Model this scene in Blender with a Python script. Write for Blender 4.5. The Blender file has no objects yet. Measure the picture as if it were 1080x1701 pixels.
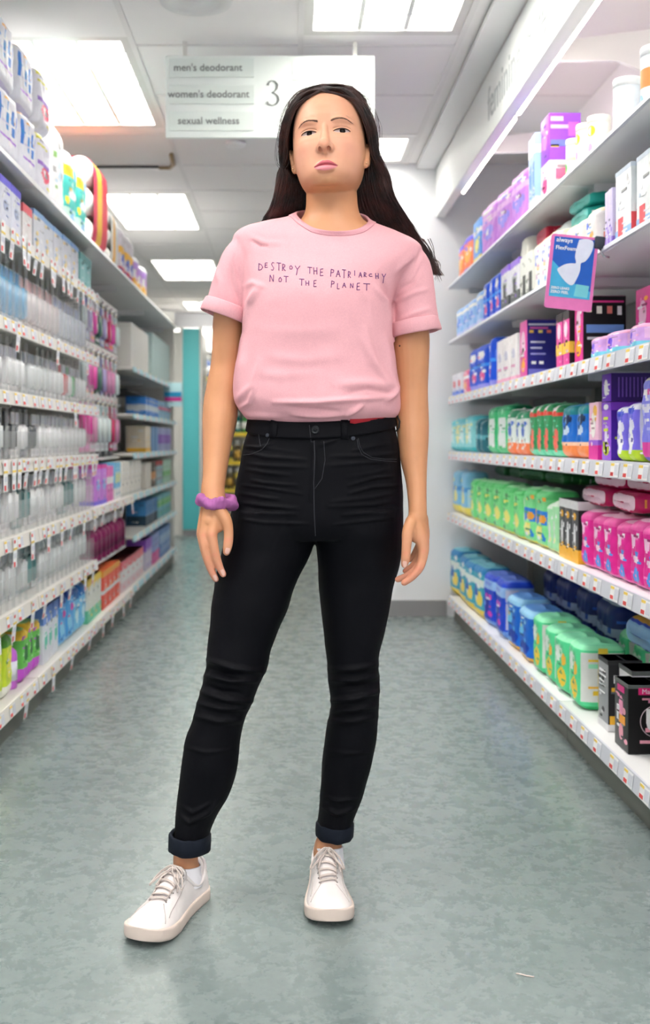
import bpy, bmesh, math, random
import numpy as np
from mathutils import Vector, Matrix, noise as mnoise
from mathutils.bvhtree import BVHTree

# ------------------------------------------------------------------ camera, world, exposure
SC = bpy.context.scene
F = 1840.0            # focal length in pixels of the 1080x1701 frame
CX, CY = 478.0, 733.0 # vanishing point of the aisle
H = 0.97              # camera height
CEIL = 2.51
cam_data = bpy.data.cameras.new('camera')
cam = bpy.data.objects.new('camera', cam_data)
SC.collection.objects.link(cam)
cam.location = (0, 0, H)
cam.rotation_euler = (math.pi / 2, 0, 0)
cam_data.sensor_fit = 'AUTO'
cam_data.sensor_width = 36.0
cam_data.lens = F / 1701 * 36.0
cam_data.shift_x = (540 - CX) / 1701
cam_data.shift_y = -(850.5 - CY) / 1701
cam_data.dof.use_dof = True
cam_data.dof.focus_distance = 2.28
cam_data.dof.aperture_fstop = 4.0
cam_data.clip_start = 0.05
SC.camera = cam

SC.view_settings.view_transform = 'Standard'
SC.view_settings.look = 'None'
SC.view_settings.exposure = 0.38
SC.view_settings.gamma = 1.0
SC.view_settings.use_curve_mapping = False

world = bpy.data.worlds.new('world')
SC.world = world
world.use_nodes = True
world.node_tree.nodes['Background'].inputs[0].default_value = (0.93, 0.97, 1.0, 1)
world.node_tree.nodes['Background'].inputs[1].default_value = 1.0  # white fill light, added to come in past the open end behind the camera

PANEL_E = 17.0     # strength of the recessed light panels
TUBE_E = 26.0      # strength of the strip lights behind the fascia

# ------------------------------------------------------------------ helpers
COL = SC.collection
MATS = {}

def srgb(r, g, b):
    return tuple(((c / 255) / 12.92 if c / 255 <= 0.04045 else ((c / 255 + 0.055) / 1.055) ** 2.4) for c in (r, g, b))

def mat(name, col, rough=0.5, metal=0.0, emit=0.0, trans=0.0, alpha=1.0, noise=0.0, nscale=20.0, bump=0.0, bscale=300.0, spec=0.5, sheen=0.0, sss=0.0, coat=0.0):
    if name in MATS:
        return MATS[name]
    m = bpy.data.materials.new(name)
    m.use_nodes = True
    nt = m.node_tree
    b = nt.nodes['Principled BSDF']
    c = (*srgb(*col), 1)
    b.inputs['Base Color'].default_value = c
    b.inputs['Roughness'].default_value = rough
    b.inputs['Metallic'].default_value = metal
    b.inputs['Specular IOR Level'].default_value = spec
    if sheen: b.inputs['Sheen Weight'].default_value = sheen
    if coat: b.inputs['Coat Weight'].default_value = coat
    if sss:
        b.inputs['Subsurface Weight'].default_value = sss
        b.inputs['Subsurface Radius'].default_value = (0.012, 0.005, 0.003)
        b.inputs['Subsurface Scale'].default_value = 0.6
    if trans:
        b.inputs['Transmission Weight'].default_value = trans
    if alpha < 1: b.inputs['Alpha'].default_value = alpha
    if emit:
        b.inputs['Emission Color'].default_value = c
        b.inputs['Emission Strength'].default_value = emit
    if noise or bump:
        tc = nt.nodes.new('ShaderNodeTexCoord')
    if noise:
        n = nt.nodes.new('ShaderNodeTexNoise'); n.inputs['Scale'].default_value = nscale
        n.inputs['Detail'].default_value = 5
        nt.links.new(tc.outputs['Object'], n.inputs['Vector'])
        mx = nt.nodes.new('ShaderNodeMix'); mx.data_type = 'RGBA'
        mx.inputs[6].default_value = tuple(x * (1 - noise) for x in c[:3]) + (1,)
        mx.inputs[7].default_value = tuple(min(1, x * (1 + noise)) for x in c[:3]) + (1,)
        nt.links.new(n.outputs['Fac'], mx.inputs[0])
        nt.links.new(mx.outputs[2], b.inputs['Base Color'])
    if bump:
        n2 = nt.nodes.new('ShaderNodeTexNoise'); n2.inputs['Scale'].default_value = bscale
        n2.inputs['Detail'].default_value = 3
        nt.links.new(tc.outputs['Object'], n2.inputs['Vector'])
        bp = nt.nodes.new('ShaderNodeBump'); bp.inputs['Strength'].default_value = bump
        bp.inputs['Distance'].default_value = 0.002
        nt.links.new(n2.outputs['Fac'], bp.inputs['Height'])
        nt.links.new(bp.outputs['Normal'], b.inputs['Normal'])
    MATS[name] = m
    return m

class MB:
    """collects simple shapes into one mesh"""
    def __init__(self):
        self.v = []; self.f = []; self.mi = []; self.sm = []; self.mats = []
    def _m(self, m):
        if m is None: return 0
        if m not in self.mats: self.mats.append(m)
        return self.mats.index(m)
    def add(self, verts, faces, m=None, smooth=False):
        o = len(self.v); k = self._m(m)
        self.v += [tuple(p) for p in verts]
        self.f += [tuple(i + o for i in f) for f in faces]
        self.mi += [k] * len(faces); self.sm += [smooth] * len(faces)
        return self
    def box(self, a, b, m=None):
        x0, y0, z0 = a; x1, y1, z1 = b
        v = [(x0,y0,z0),(x1,y0,z0),(x1,y1,z0),(x0,y1,z0),(x0,y0,z1),(x1,y0,z1),(x1,y1,z1),(x0,y1,z1)]
        return self.add(v, [(0,3,2,1),(4,5,6,7),(0,1,5,4),(1,2,6,5),(2,3,7,6),(3,0,4,7)], m)
    def bbox(self, a, b, r=0.004, m=None):
        """box with chamfered edges"""
        bm = bmesh.new(); bmesh.ops.create_cube(bm, size=1)
        c = [(a[i] + b[i]) / 2 for i in range(3)]; s = [b[i] - a[i] for i in range(3)]
        for v in bm.verts: v.co = Vector((c[0] + v.co.x * s[0], c[1] + v.co.y * s[1], c[2] + v.co.z * s[2]))
        bmesh.ops.bevel(bm, geom=list(bm.edges), offset=r, segments=2, affect='EDGES', profile=0.6)
        self.bm(bm, m, True); return self
    def bm(self, bm, m=None, smooth=False):
        bm.verts.index_update()
        self.add([v.co[:] for v in bm.verts], [[v.index for v in f.verts] for f in bm.faces], m, smooth)
        bm.free(); return self
    def tube(self, pts, r, n=8, m=None, cap=True, closed=False):
        pts = [Vector(p) for p in pts]
        rs = r if hasattr(r, '__len__') else [r] * len(pts)
        v = []; f = []
        up = None
        L = len(pts)
        for i, p in enumerate(pts):
            if closed: t = pts[(i + 1) % L] - pts[i - 1]
            else: t = pts[min(i + 1, L - 1)] - pts[max(i - 1, 0)]
            if t.length < 1e-9: t = Vector((0, 0, 1))
            t.normalize()
            if up is None:
                up = Vector((0, 0, 1)) if abs(t.z) < 0.9 else Vector((1, 0, 0))
            a = up - t * up.dot(t)
            if a.length < 1e-6: a = t.orthogonal()
            a.normalize(); up = a; c = t.cross(a)
            for k in range(n):
                th = 2 * math.pi * k / n
                v.append(p + (a * math.cos(th) + c * math.sin(th)) * rs[i])
        rng = L if closed else L - 1
        for i in range(rng):
            j = (i + 1) % L
            for k in range(n):
                k2 = (k + 1) % n
                f.append((i*n+k, i*n+k2, j*n+k2, j*n+k))
        if cap and not closed:
            f.append(tuple(range(n))[::-1]); f.append(tuple((L-1)*n+k for k in range(n)))
        return self.add(v, f, m, True)
    def lathe(self, prof, c=(0,0,0), n=20, m=None, smooth=True):
        v = []; f = []
        for (r, z) in prof:
            for k in range(n):
                th = 2*math.pi*k/n
                v.append((c[0]+r*math.cos(th), c[1]+r*math.sin(th), c[2]+z))
        for i in range(len(prof)-1):
            for k in range(n):
                k2=(k+1)%n
                f.append((i*n+k, i*n+k2, (i+1)*n+k2, (i+1)*n+k))
        f.append(tuple(range(n))[::-1]); f.append(tuple((len(prof)-1)*n+k for k in range(n)))
        return self.add(v, f, m, smooth)
    def mesh(self, name):
        me = bpy.data.meshes.new(name)
        me.from_pydata(self.v, [], self.f)
        for m in self.mats: me.materials.append(m)
        me.polygons.foreach_set('material_index', self.mi)
        me.polygons.foreach_set('use_smooth', self.sm)
        me.update()
        return me
    def build(self, name, parent=None, m=None, loc=None):
        me = self.mesh(name)
        if m is not None and not self.mats: me.materials.append(m)
        return link(name, me, parent, loc)

def link(name, data, parent=None, loc=None):
    o = bpy.data.objects.new(name, data); COL.objects.link(o)
    if parent is not None: o.parent = parent
    if loc is not None: o.location = loc
    return o

def tag(o, label=None, cat=None, group=None, kind=None):
    if label: o['label'] = label
    if cat: o['category'] = cat
    if group: o['group'] = group
    if kind: o['kind'] = kind
    return o

def struct(o):
    o['kind'] = 'structure'; return o

def empty(name, loc=(0,0,0), rz=0.0):
    o = bpy.data.objects.new(name, None); COL.objects.link(o)
    o.location = loc; o.rotation_euler = (0, 0, rz); o.empty_display_size = 0.05
    return o

def copy_tree(o, parent=None, skip_label=False):
    c = o.copy(); COL.objects.link(c)
    if parent is not None: c.parent = parent
    for ch in list(o.children): copy_tree(ch, c)
    return c

def text_mesh(body, size, extrude=0.0004, offset=0.0, align='CENTER', space=1.0, shear=0.0):
    cu = bpy.data.curves.new('lettering', 'FONT')
    cu.body = body; cu.size = size; cu.extrude = extrude; cu.offset = offset
    cu.align_x = align; cu.align_y = 'CENTER'; cu.space_character = space; cu.shear = shear
    cu.resolution_u = 3
    o = bpy.data.objects.new('lettering', cu); COL.objects.link(o)
    me = bpy.data.meshes.new_from_object(o.evaluated_get(bpy.context.evaluated_depsgraph_get()))
    bpy.data.objects.remove(o); bpy.data.curves.remove(cu)
    return me

def W(px, py, d):
    """point at depth d seen at photograph pixel (px, py)"""
    return Vector(((px - CX) * d / F, d, H + (CY - py) * d / F))

def catmull(P, R, k=6):
    """smooth resampling of points (and radii tuples)"""
    P = [np.array(p, float) for p in P]; R = [np.array(r, float) for r in R]
    n = len(P); op = []; orr = []
    for i in range(n - 1):
        p0, p1, p2, p3 = P[max(i-1,0)], P[i], P[i+1], P[min(i+2,n-1)]
        r0, r1, r2, r3 = R[max(i-1,0)], R[i], R[i+1], R[min(i+2,n-1)]
        for j in range(k):
            t = j / k
            f = lambda a,b,c,d: 0.5*((2*b)+(-a+c)*t+(2*a-5*b+4*c-d)*t*t+(-a+3*b-3*c+d)*t**3)
            op.append(f(p0,p1,p2,p3)); orr.append(f(r0,r1,r2,r3))
    op.append(P[-1]); orr.append(R[-1])
    return op, orr

# ------------------------------------------------------------------ room shell
def floor_mat():
    m = bpy.data.materials.new('mottled grey green sheet flooring'); m.use_nodes = True
    nt = m.node_tree; N = nt.nodes; L = nt.links; b = N['Principled BSDF']
    tc = N.new('ShaderNodeTexCoord')
    def noise(scale, detail=6, rough=0.6, dist=0.0):
        n = N.new('ShaderNodeTexNoise'); n.inputs['Scale'].default_value = scale
        n.inputs['Detail'].default_value = detail; n.inputs['Roughness'].default_value = rough
        n.inputs['Distortion'].default_value = dist
        L.new(tc.outputs['Object'], n.inputs['Vector']); return n
    n1 = noise(2.3, 6, 0.6, 0.2); n2 = noise(16, 8, 0.75, 0.3); n3 = noise(70, 3, 0.7)
    r1 = N.new('ShaderNodeValToRGB')
    r1.color_ramp.elements[0].position = 0.25; r1.color_ramp.elements[0].color = (*srgb(104, 117, 117), 1)
    r1.color_ramp.elements[1].position = 0.75; r1.color_ramp.elements[1].color = (*srgb(134, 145, 145), 1)
    L.new(n1.outputs['Fac'], r1.inputs[0])
    r2 = N.new('ShaderNodeValToRGB')
    r2.color_ramp.elements[0].position = 0.22; r2.color_ramp.elements[0].color = (*srgb(90, 104, 101), 1)
    r2.color_ramp.elements[1].position = 0.80; r2.color_ramp.elements[1].color = (*srgb(142, 151, 152), 1)
    L.new(n2.outputs['Fac'], r2.inputs[0])
    mx = N.new('ShaderNodeMix'); mx.data_type = 'RGBA'; mx.inputs[0].default_value = 0.42
    L.new(r1.outputs[0], mx.inputs[6]); L.new(r2.outputs[0], mx.inputs[7])
    r3 = N.new('ShaderNodeValToRGB')
    r3.color_ramp.elements[0].position = 0.3; r3.color_ramp.elements[0].color = (0.82, 0.84, 0.84, 1)
    r3.color_ramp.elements[1].position = 0.7; r3.color_ramp.elements[1].color = (1.12, 1.12, 1.12, 1)
    L.new(n3.outputs['Fac'], r3.inputs[0])
    mu = N.new('ShaderNodeMix'); mu.data_type = 'RGBA'; mu.blend_type = 'MULTIPLY'; mu.inputs[0].default_value = 1
    L.new(mx.outputs[2], mu.inputs[6]); L.new(r3.outputs[0], mu.inputs[7])
    L.new(mu.outputs[2], b.inputs['Base Color'])
    rr = N.new('ShaderNodeMapRange'); rr.inputs[3].default_value = 0.21; rr.inputs[4].default_value = 0.34
    L.new(n2.outputs['Fac'], rr.inputs[0]); L.new(rr.outputs[0], b.inputs['Roughness'])
    b.inputs['Specular IOR Level'].default_value = 0.6
    bp = N.new('ShaderNodeBump'); bp.inputs['Strength'].default_value = 0.012; bp.inputs['Distance'].default_value = 0.01
    L.new(n1.outputs['Fac'], bp.inputs['Height']); L.new(bp.outputs['Normal'], b.inputs['Normal'])
    return m

M_CEIL = mat('white mineral ceiling tile', (232, 230, 229), 0.9, bump=0.15, bscale=250)
M_GRID = mat('white painted ceiling rail', (222, 220, 219), 0.6)
M_WALL = mat('white painted wall', (232, 232, 236), 0.7, noise=0.015, nscale=3)
M_BASE = mat('grey vinyl skirting', (142, 140, 142), 0.5)
M_WHITE = mat('white powder coated steel', (226, 226, 228), 0.38)
M_CREAM = mat('off white powder coated steel', (222, 220, 214), 0.42)
M_KICK = mat('grey green kick plate', (104, 106, 98), 0.45)
M_TEAL = mat('teal painted panel', (92, 198, 202), 0.5)
M_FRAME = mat('pale metal frame', (205, 203, 200), 0.35)
M_BLACK = mat('matt black', (14, 14, 16), 0.7)
M_GLOW = mat('light panel diffuser', (255, 252, 246), 0.5, emit=PANEL_E)
M_TUBE = mat('strip light tube', (255, 240, 228), 0.5, emit=TUBE_E)
M_LOUVRE = mat('bright louvre blades', (205, 208, 204), 0.3)

X0, X1 = -2.3, 1.36
YN, YF = -1.5, 13.3
o = MB().box((X0, YN, -0.05), (X1 + 0.12, YF + .1, 0)).build('floor', None, floor_mat()); struct(o)

# ceiling: tiles with openings for the recessed lights, on a grid of rails
GX = [-2.30, -1.82, -1.21, -0.60, 0.05, 0.66, 0.83, X1]
lights_l = [(4.22, 5.44), (6.87, 8.09), (9.40, 10.62), (12.25, 13.0)]
lights_r = [(2.98, 4.20), (5.60, 6.12)]
lights_back = [(-1.1, 0.12), (1.4, 2.62)]
def holes(xa, xb):
    if abs(xa + 1.21) < .01 and abs(xb + 0.60) < .01: return lights_l + lights_back
    if abs(xa - .05) < .01 and abs(xb - .66) < .01: return lights_r + [(0.4, 1.62), (-1.3, -0.1)]
    return []
mb = MB()
for xa, xb in zip(GX[:-1], GX[1:]):
    ys = sorted(holes(xa, xb)); y = YN
    for (a, b_) in ys:
        mb.box((xa, y, CEIL), (xb, a, CEIL + .03)); y = b_
    mb.box((xa, y, CEIL), (xb, YF, CEIL + .03))
struct(mb.build('ceiling', None, M_CEIL))
mb = MB()
for x in GX[1:-2]:
    mb.box((x - .011, YN, CEIL - .004), (x + .011, YF, CEIL + .002))
y = 4.22 - 0.61 * 9
while y < YF:
    # rails stop where a light opening is
    for xa, xb in zip(GX[:-1], GX[1:]):
        if xa > 0.8 or xb < 0.7:
            if not any(a + .03 < y < b_ - .03 for a, b_ in holes(xa, xb)):
                mb.box((xa + .011, y - .009, CEIL - .004), (xb - .011, y + .009, CEIL + .002))
    y += 0.62
o = mb.build('ceiling_grid', None, M_GRID); struct(o); o.name = 'trim_1'
struct(MB().box((0.715, YN, CEIL - .03), (0.818, 6.15, CEIL - .0045)).build('trim_2', None, M_WHITE))

struct(MB().box((X1, YN, 0), (X1 + .1, 6.15, CEIL + .03)).build('wall_right', None, M_WALL))
struct(MB().box((0.36, 6.15, 0), (X1 + .1, 13.3, CEIL + .03)).build('wall_end', None, M_WALL))
struct(MB().box((0.355, 6.135, 0), (0.88, 6.149, .088)).build('baseboard_end', None, M_BASE))
struct(MB().box((0.345, 6.135, 0), (0.359, 13.2, .088)).build('baseboard_side', None, M_BASE))
struct(MB().box((X0 - .1, YN, 0), (X0, 13.3, CEIL + .03)).build('wall_left', None, M_WALL))
struct(MB().box((X0 - .1, 13.3, 0), (X1 + .1, 13.4, CEIL + .03)).build('wall_back', None, M_WALL))

# recessed ceiling lights: housing, diffuser, louvre blades, edge frame
def ceiling_light(xa, xb, ya, yb, label):
    t = empty('ceiling_light', ((xa + xb) / 2, (ya + yb) / 2, CEIL))
    w = (xb - xa) / 2; l = (yb - ya) / 2
    h = MB()
    for a, b_ in (((-w, -l, 0), (-w + .045, l, .1)), ((w - .045, -l, 0), (w, l, .1)), ((-w + .045, -l, 0), (w - .045, -l + .045, .1)), ((-w + .045, l - .045, 0), (w - .045, l, .1)), ((-w, -l, .1), (w, l, .11))):
        h.box(a, b_)
    h.build('housing', t, M_FRAME)
    MB().box((-w + .046, -l + .046, .075), (w - .046, l - .046, .08)).build('diffuser', t, M_GLOW)
    g = MB()
    nx, ny = 3, max(2, round((yb - ya) / .15))
    for i in range(1, nx):
        x = -w + .046 + (2 * w - .092) * i / nx
        g.box((x - .004, -l + .046, .01), (x + .004, l - .046, .055)); g.box((x - .009, -l + .046, .006), (x + .009, l - .046, .0098))
    for j in range(1, ny):
        y = -l + .046 + (2 * l - .092) * j / ny
        g.box((-w + .046, y - .003, .012), (w - .046, y + .003, .05)); g.box((-w + .046, y - .007, .0062), (w - .046, y + .007, .0100))
    g.build('louvre', t, M_LOUVRE)
    tag(t, label, 'ceiling light', 'recessed ceiling lights')
names = ['square louvred ceiling light above the toilet paper, biggest on the left', 'louvred ceiling light between the big left one and the long thin one',
         'thin looking ceiling light further down the aisle, third along the left row', 'farthest ceiling light, a short white bar near the back wall']
for (a, b_), nm in zip(lights_l, names): ceiling_light(-1.21, -.60, a, b_, nm)
ceiling_light(.05, .66, *lights_r[0], 'louvred ceiling light cut by the top edge above the aisle sign')
ceiling_light(.05, .66, *lights_r[1], 'small louvred ceiling light behind the hair against the end wall')
for (a, b_), nm in zip(lights_back, ('left row ceiling light behind the viewpoint', 'left row ceiling light over the nearest clear bins')): ceiling_light(-1.21, -.60, a, b_, nm)
for (a, b_), nm in zip([(0.4, 1.62), (-1.3, -0.1)], ('right row ceiling light just ahead of the viewpoint', 'right row ceiling light behind the viewpoint')): ceiling_light(.05, .66, a, b_, nm)

# ceiling fittings
t = MB().lathe([(.13, -.004), (.125, -.012), (.09, -.014), (.085, -.009), (.02, -.010), (.015, -.016), (0.001, -.016)], n=32).build('ceiling_speaker', None, mat('pale speaker grille', (214, 214, 214), .6), (-.32, 3.86, CEIL))
tag(t, 'round flush ceiling speaker near the top edge, left of the big light', 'speaker')
t = MB().lathe([(.055, -.004), (.05, -.02), (.03, -.03), (0.001, -.031)], n=24).build('smoke_detector', None, M_WHITE, (-.27, 5.7, CEIL))
tag(t, 'small round white detector on the ceiling under the aisle sign', 'smoke detector')
t = MB().box((-1.45, 6.17, CEIL - .012), (-.72, 6.20, CEIL - .0045)).build('slot_vent', None, M_BLACK)
tag(t, 'dark slit air vent in the ceiling between the two left lights', 'vent')
t = MB().tube([(-.72, 6.21, CEIL - .006), (-.66, 6.2, CEIL - .01), (-.63, 6.1, CEIL - .015), (-.62, 5.9, CEIL - .016)], .012, m=mat('brass brown conduit', (160, 138, 104), .4)).build('conduit', None)
tag(t, 'short curved brownish conduit on the ceiling by the slit vent', 'conduit')

# hanging aisle sign
SY = 4.27
t = empty('aisle_sign', (0, SY, 0))
pa = W(276, 96, SY); pb = W(622, 88, SY); pc = W(276, 230, SY)
x0, x1, z1, z0 = pa.x, pb.x, pa.z + .004, pc.z
M_SIGN = mat('white sign board', (238, 244, 240), .45)
M_SIGN2 = mat('pale green grey sign strip', (222, 230, 225), .5)
M_INK = mat('dark grey sign lettering', (120, 122, 122), .6)
MB().bbox((x0, -.012, z0), (x1, .012, z1), .002).build('sign_board', t, M_SIGN)
def face_text(body, size, x, z, y, parent, m, name='lettering', **k):
    me = text_mesh(body, size, **k); me.materials.append(m)
    o = link(name, me, parent, (x, y, z)); o.rotation_euler = (math.pi / 2, 0, 0); return o
rows = [("men's deodorant", 116, 346), ("women's deodorant", 160, 347), ('sexual wellness', 204, 347)]
for body, py, px in rows:
    p = W(px, py - 1, SY)
    MB().box((W(282, 0, SY).x, -.016, p.z - .036), (W(422, 0, SY).x, -.0125, p.z + .036)).build('sign_strip', t, M_SIGN2)
    face_text(body, .0385, p.x, p.z, -.017, t, M_INK, offset=.0003)
for body, py, px in (('shampoo', 119, 573), ('conditioner', 160, 566), ('hair styles', 204, 568)):
    p = W(px, py, SY)
    MB().box((W(486, 0, SY).x, -.016, p.z - .036), (W(616, 0, SY).x, -.0125, p.z + .036)).build('sign_strip', t, M_SIGN)
    if body != 'conditioner' and body != 'hair styles': face_text(body, .0385, p.x, p.z, -.017, t, M_INK, offset=.0002)
p = W(607, 161, SY); face_text('es', .0475, p.x, p.z, -.017, t, M_INK)
# the serif numeral three
p = W(453, 156, SY); s = .0023
pts = [(-8,13),(-7,17),(-2,20),(4,19),(8,14),(7,7),(3,2),(-2,0),(4,-1),(9,-6),(10,-12),(7,-18),(0,-21),(-7,-19),(-10,-14)]
rr = [2.2,1.6,.8,1.0,1.9,1.8,.9,.5,.9,1.9,2.2,1.7,.8,1.4,2.4]
mbn = MB(); P3 = []; R3 = []
for i in range(len(pts) - 1):
    for k in range(4):
        u = k / 4; P3.append((p.x + s * (pts[i][0] * (1 - u) + pts[i+1][0] * u), -.0145, p.z + s * (pts[i][1] * (1 - u) + pts[i+1][1] * u))); R3.append(s * .9 * (rr[i] * (1 - u) + rr[i+1] * u))
mbn.tube(P3, R3, 8); mbn.build('numeral_three', t, mat('grey numeral', (110, 112, 112), .6))
for px in (307, 590):
    p = W(px, 90, SY)
    MB().box((p.x - .008, -.004, z1 - .03), (p.x + .008, .004, CEIL)).build('hanger', t, M_CREAM)
tag(t, 'white hanging aisle sign with the number 3 behind the head', 'sign')

# fascia over the right-hand shelves with its strip lights and wall arms
t = empty('shelf_fascia', (0.845, 0, 0))
MB().bbox((-.024, 1.2, CEIL - .30), (.024, 6.148, CEIL - .031), .003).build('fascia_board', t, mat('white fascia board', (236, 238, 238), .4))
for a, b_ in ((1.8, 2.98), (3.02, 4.24), (4.30, 5.58)):
    MB().box((.0245, a, CEIL - .272), (.05, b_, CEIL - .245)).build('light_channel', t, M_WHITE)
    MB().tube([(.038, a + .01, CEIL - .286), (.038, b_ - .01, CEIL - .286)], .0085, 10).build('strip_light', t, M_TUBE)
me = text_mesh('feminine care', .19, offset=.0005); me.materials.append(mat('faint grey fascia lettering', (186, 190, 192), .6))
o = link('lettering', me, t, (-.0255, 4.02, CEIL - .175)); o.rotation_euler = (math.pi / 2, 0, -math.pi / 2)
for y in (1.4, 2.62, 3.84, 5.06):
    m_ = MB()
    m_.add([(.0245, y, CEIL-.22), (.0245, y, CEIL-.16), (.51, y, CEIL-.10), (.51, y, CEIL-.30), (.3, y, CEIL-.22),
            (.0245, y+.02, CEIL-.22), (.0245, y+.02, CEIL-.16), (.51, y+.02, CEIL-.10), (.51, y+.02, CEIL-.30), (.3, y+.02, CEIL-.22)],
           [(0,1,2,3,4), (9,8,7,6,5), (0,5,6,1), (1,6,7,2), (2,7,8,3), (3,8,9,4), (4,9,5,0)])
    m_.build('wall_arm', t, M_WHITE)
tag(t, 'long white overhead fascia with faint lettering and strip lights, above the right shelves', 'fascia')

# scrap of pale thread on the floor
d_ = H * F / (1621 - CY); x_ = (873 - CX) * d_ / F
t = MB().tube([(x_ - .016, d_ + .006, .0016), (x_ - .006, d_ + .001, .0022), (x_ + .002, d_ - .003, .0016), (x_ + .014, d_ - .008, .002)], .0011, 6, mat('pale pink thread', (236, 214, 206), .7)).build('thread_scrap', None)
tag(t, 'tiny pale thread lying on the floor near the bottom right', 'thread')

# ================================================================== shelving and goods
rg = random.Random(21)
RX, LX = .88, -.89            # shelf fronts, right and left of the aisle
def YR(px, L=.90): return L * F / (px - CX)
def YL(px, L=.90): return L * F / (CX - px)

M_RAIL = mat('pale grey price rail', (206, 208, 218), .35)
M_RAILL = mat('cream price rail', (226, 222, 216), .4)
M_TW = mat('white price ticket', (238, 238, 240), .5)
M_TR = mat('red ticket mark', (222, 70, 70), .5)
M_TY = mat('yellow ticket mark', (240, 208, 90), .5)
M_TG = mat('grey ticket print', (212, 214, 224), .5)
M_BACK = mat('cream perforated back panel', (226, 223, 216), .6)
M_BACKR = mat('grey back panel', (150, 152, 150), .6)
M_CLEAR = mat('clear acrylic', (245, 248, 250), .15, alpha=.14)
M_HOOK = mat('chrome hook', (200, 200, 204), .2, .9)

def pm(c): return mat('printed film %d %d %d' % c, c, .42, spec=.35, noise=.10, nscale=45)

TICK = {}
def ticket_mesh(kind):
    if kind in TICK: return TICK[kind]
    m = MB()
    if kind == 'rail':     # narrow label sitting in the rail, facing -Y, x across
        m.box((-.036, -.0012, -.019), (.036, 0, .019), M_TW)
        m.box((-.034, -.0018, .011), (-.004, -.0012, .018), M_TY); m.box((-.032, -.0018, -.016), (-.006, -.0012, -.006), M_TR)
        m.box((.002, -.0018, -.014), (.034, -.0012, .015), M_TG)
    else:                  # tall ticket hanging from the rail
        m.box((-.024, -.0010, -.092), (.024, 0, .008), M_TW)
        m.box((-.024, -.0016, -.034), (.024, -.0010, -.027), M_TY); m.box((-.018, -.0016, -.088), (.002, -.0010, -.072), M_TR)
        m.box((-.018, -.0016, -.060), (.018, -.0010, -.044), M_TG); m.box((-.018, -.0016, -.012), (.000, -.0010, -.002), M_TR)
    TICK[kind] = m.mesh('price_ticket'); return TICK[kind]

def shelf_part(unit, side, y0, y1, z, front, depth, th, rail, tickets, hang=0, rail_m=None, m=None):
    """side +1 right run, -1 left run; unit origin at (0, y0, 0)"""
    s = side; L = y1 - y0
    xa, xb = sorted((s * front, s * (front + depth)))
    b = MB().bbox((xa, .004, z - th), (xb, L - .004, z), .0015)
    bxs = s * (front + depth - .02)
    for yy in (.03, L - .04):      # brackets under the shelf
        x1_, x2_ = sorted((s * (front + .10), s * (front + depth)))
        b.box((x1_, yy, z - th - .028), (x2_, yy + .004, z - th))
    so = b.build('shelf', unit, m or M_WHITE)
    if rail:
        r = MB(); t = .016
        x1_, x2_ = s * (front - .004), s * (front + .001)
        x3_ = s * (front - .010)
        r.add([(x2_, .003, z + .002), (x1_, .003, z + .001), (x3_, .003, z - rail), (x2_, .003, z - rail),
               (x2_, L-.003, z + .002), (x1_, L-.003, z + .001), (x3_, L-.003, z - rail), (x2_, L-.003, z - rail)],
              [(0,1,2,3), (7,6,5,4), (0,4,5,1), (1,5,6,2), (2,6,7,3), (3,7,4,0)])
        r.build('price_rail', so, rail_m or M_RAIL)
        for k in range(tickets):
            o = link('price_ticket', ticket_mesh('rail'), so); yy = L * (k + .5) / tickets + rg.uniform(-.02, .02)
            o.location = (s * (front - .0085), yy, z - rail / 2); o.rotation_euler = (math.radians(-7), 0, -s * math.pi / 2)
        for k in range(hang):
            o = link('price_ticket', ticket_mesh('hang'), so); yy = L * (k + .5) / hang + rg.uniform(-.028, .028)
            o.location = (s * (front - .0125), yy, z - .006); o.rotation_euler = (math.radians(rg.uniform(-4, 10)), 0, -s * math.pi / 2)
    return so

# ------------------------------------------------ right-hand run: three bays
RB = [(2.36, 3.58, 'nearest grey white shelving bay along the right side, cut by the picture edge'), (3.58, 4.80, 'middle shelving bay of the right-hand run'), (4.80, 6.02, 'far shelving bay of the right-hand run, against the end wall')]
RZ = [.13, .585, .915, 1.21, 1.51, 1.81]
for y0, y1, lab in RB:
    u = empty('shelving_unit', (0, y0, 0)); L = y1 - y0
    MB().box((1.325, .001, .02), (1.345, L - .001, 2.0)).build('back_panel', u, M_BACKR)
    for yy in (.0, L - .03):
        MB().box((1.30, yy + .001, 0), (1.3245, yy + .029, 2.02)).build('upright', u, M_CREAM)
    k = MB().box((.905, .003, 0), (.915, L - .003, .083)); k.build('kick_plate', u, M_KICK)
    for z in RZ:
        rail = .044 if z < 1.3 else .014
        shelf_part(u, 1, y0, y1, z, RX, .425, .016, rail, 9 if z < 1.3 else 0)
    tag(u, lab, 'shelving', 'right-hand shelving bays')
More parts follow.
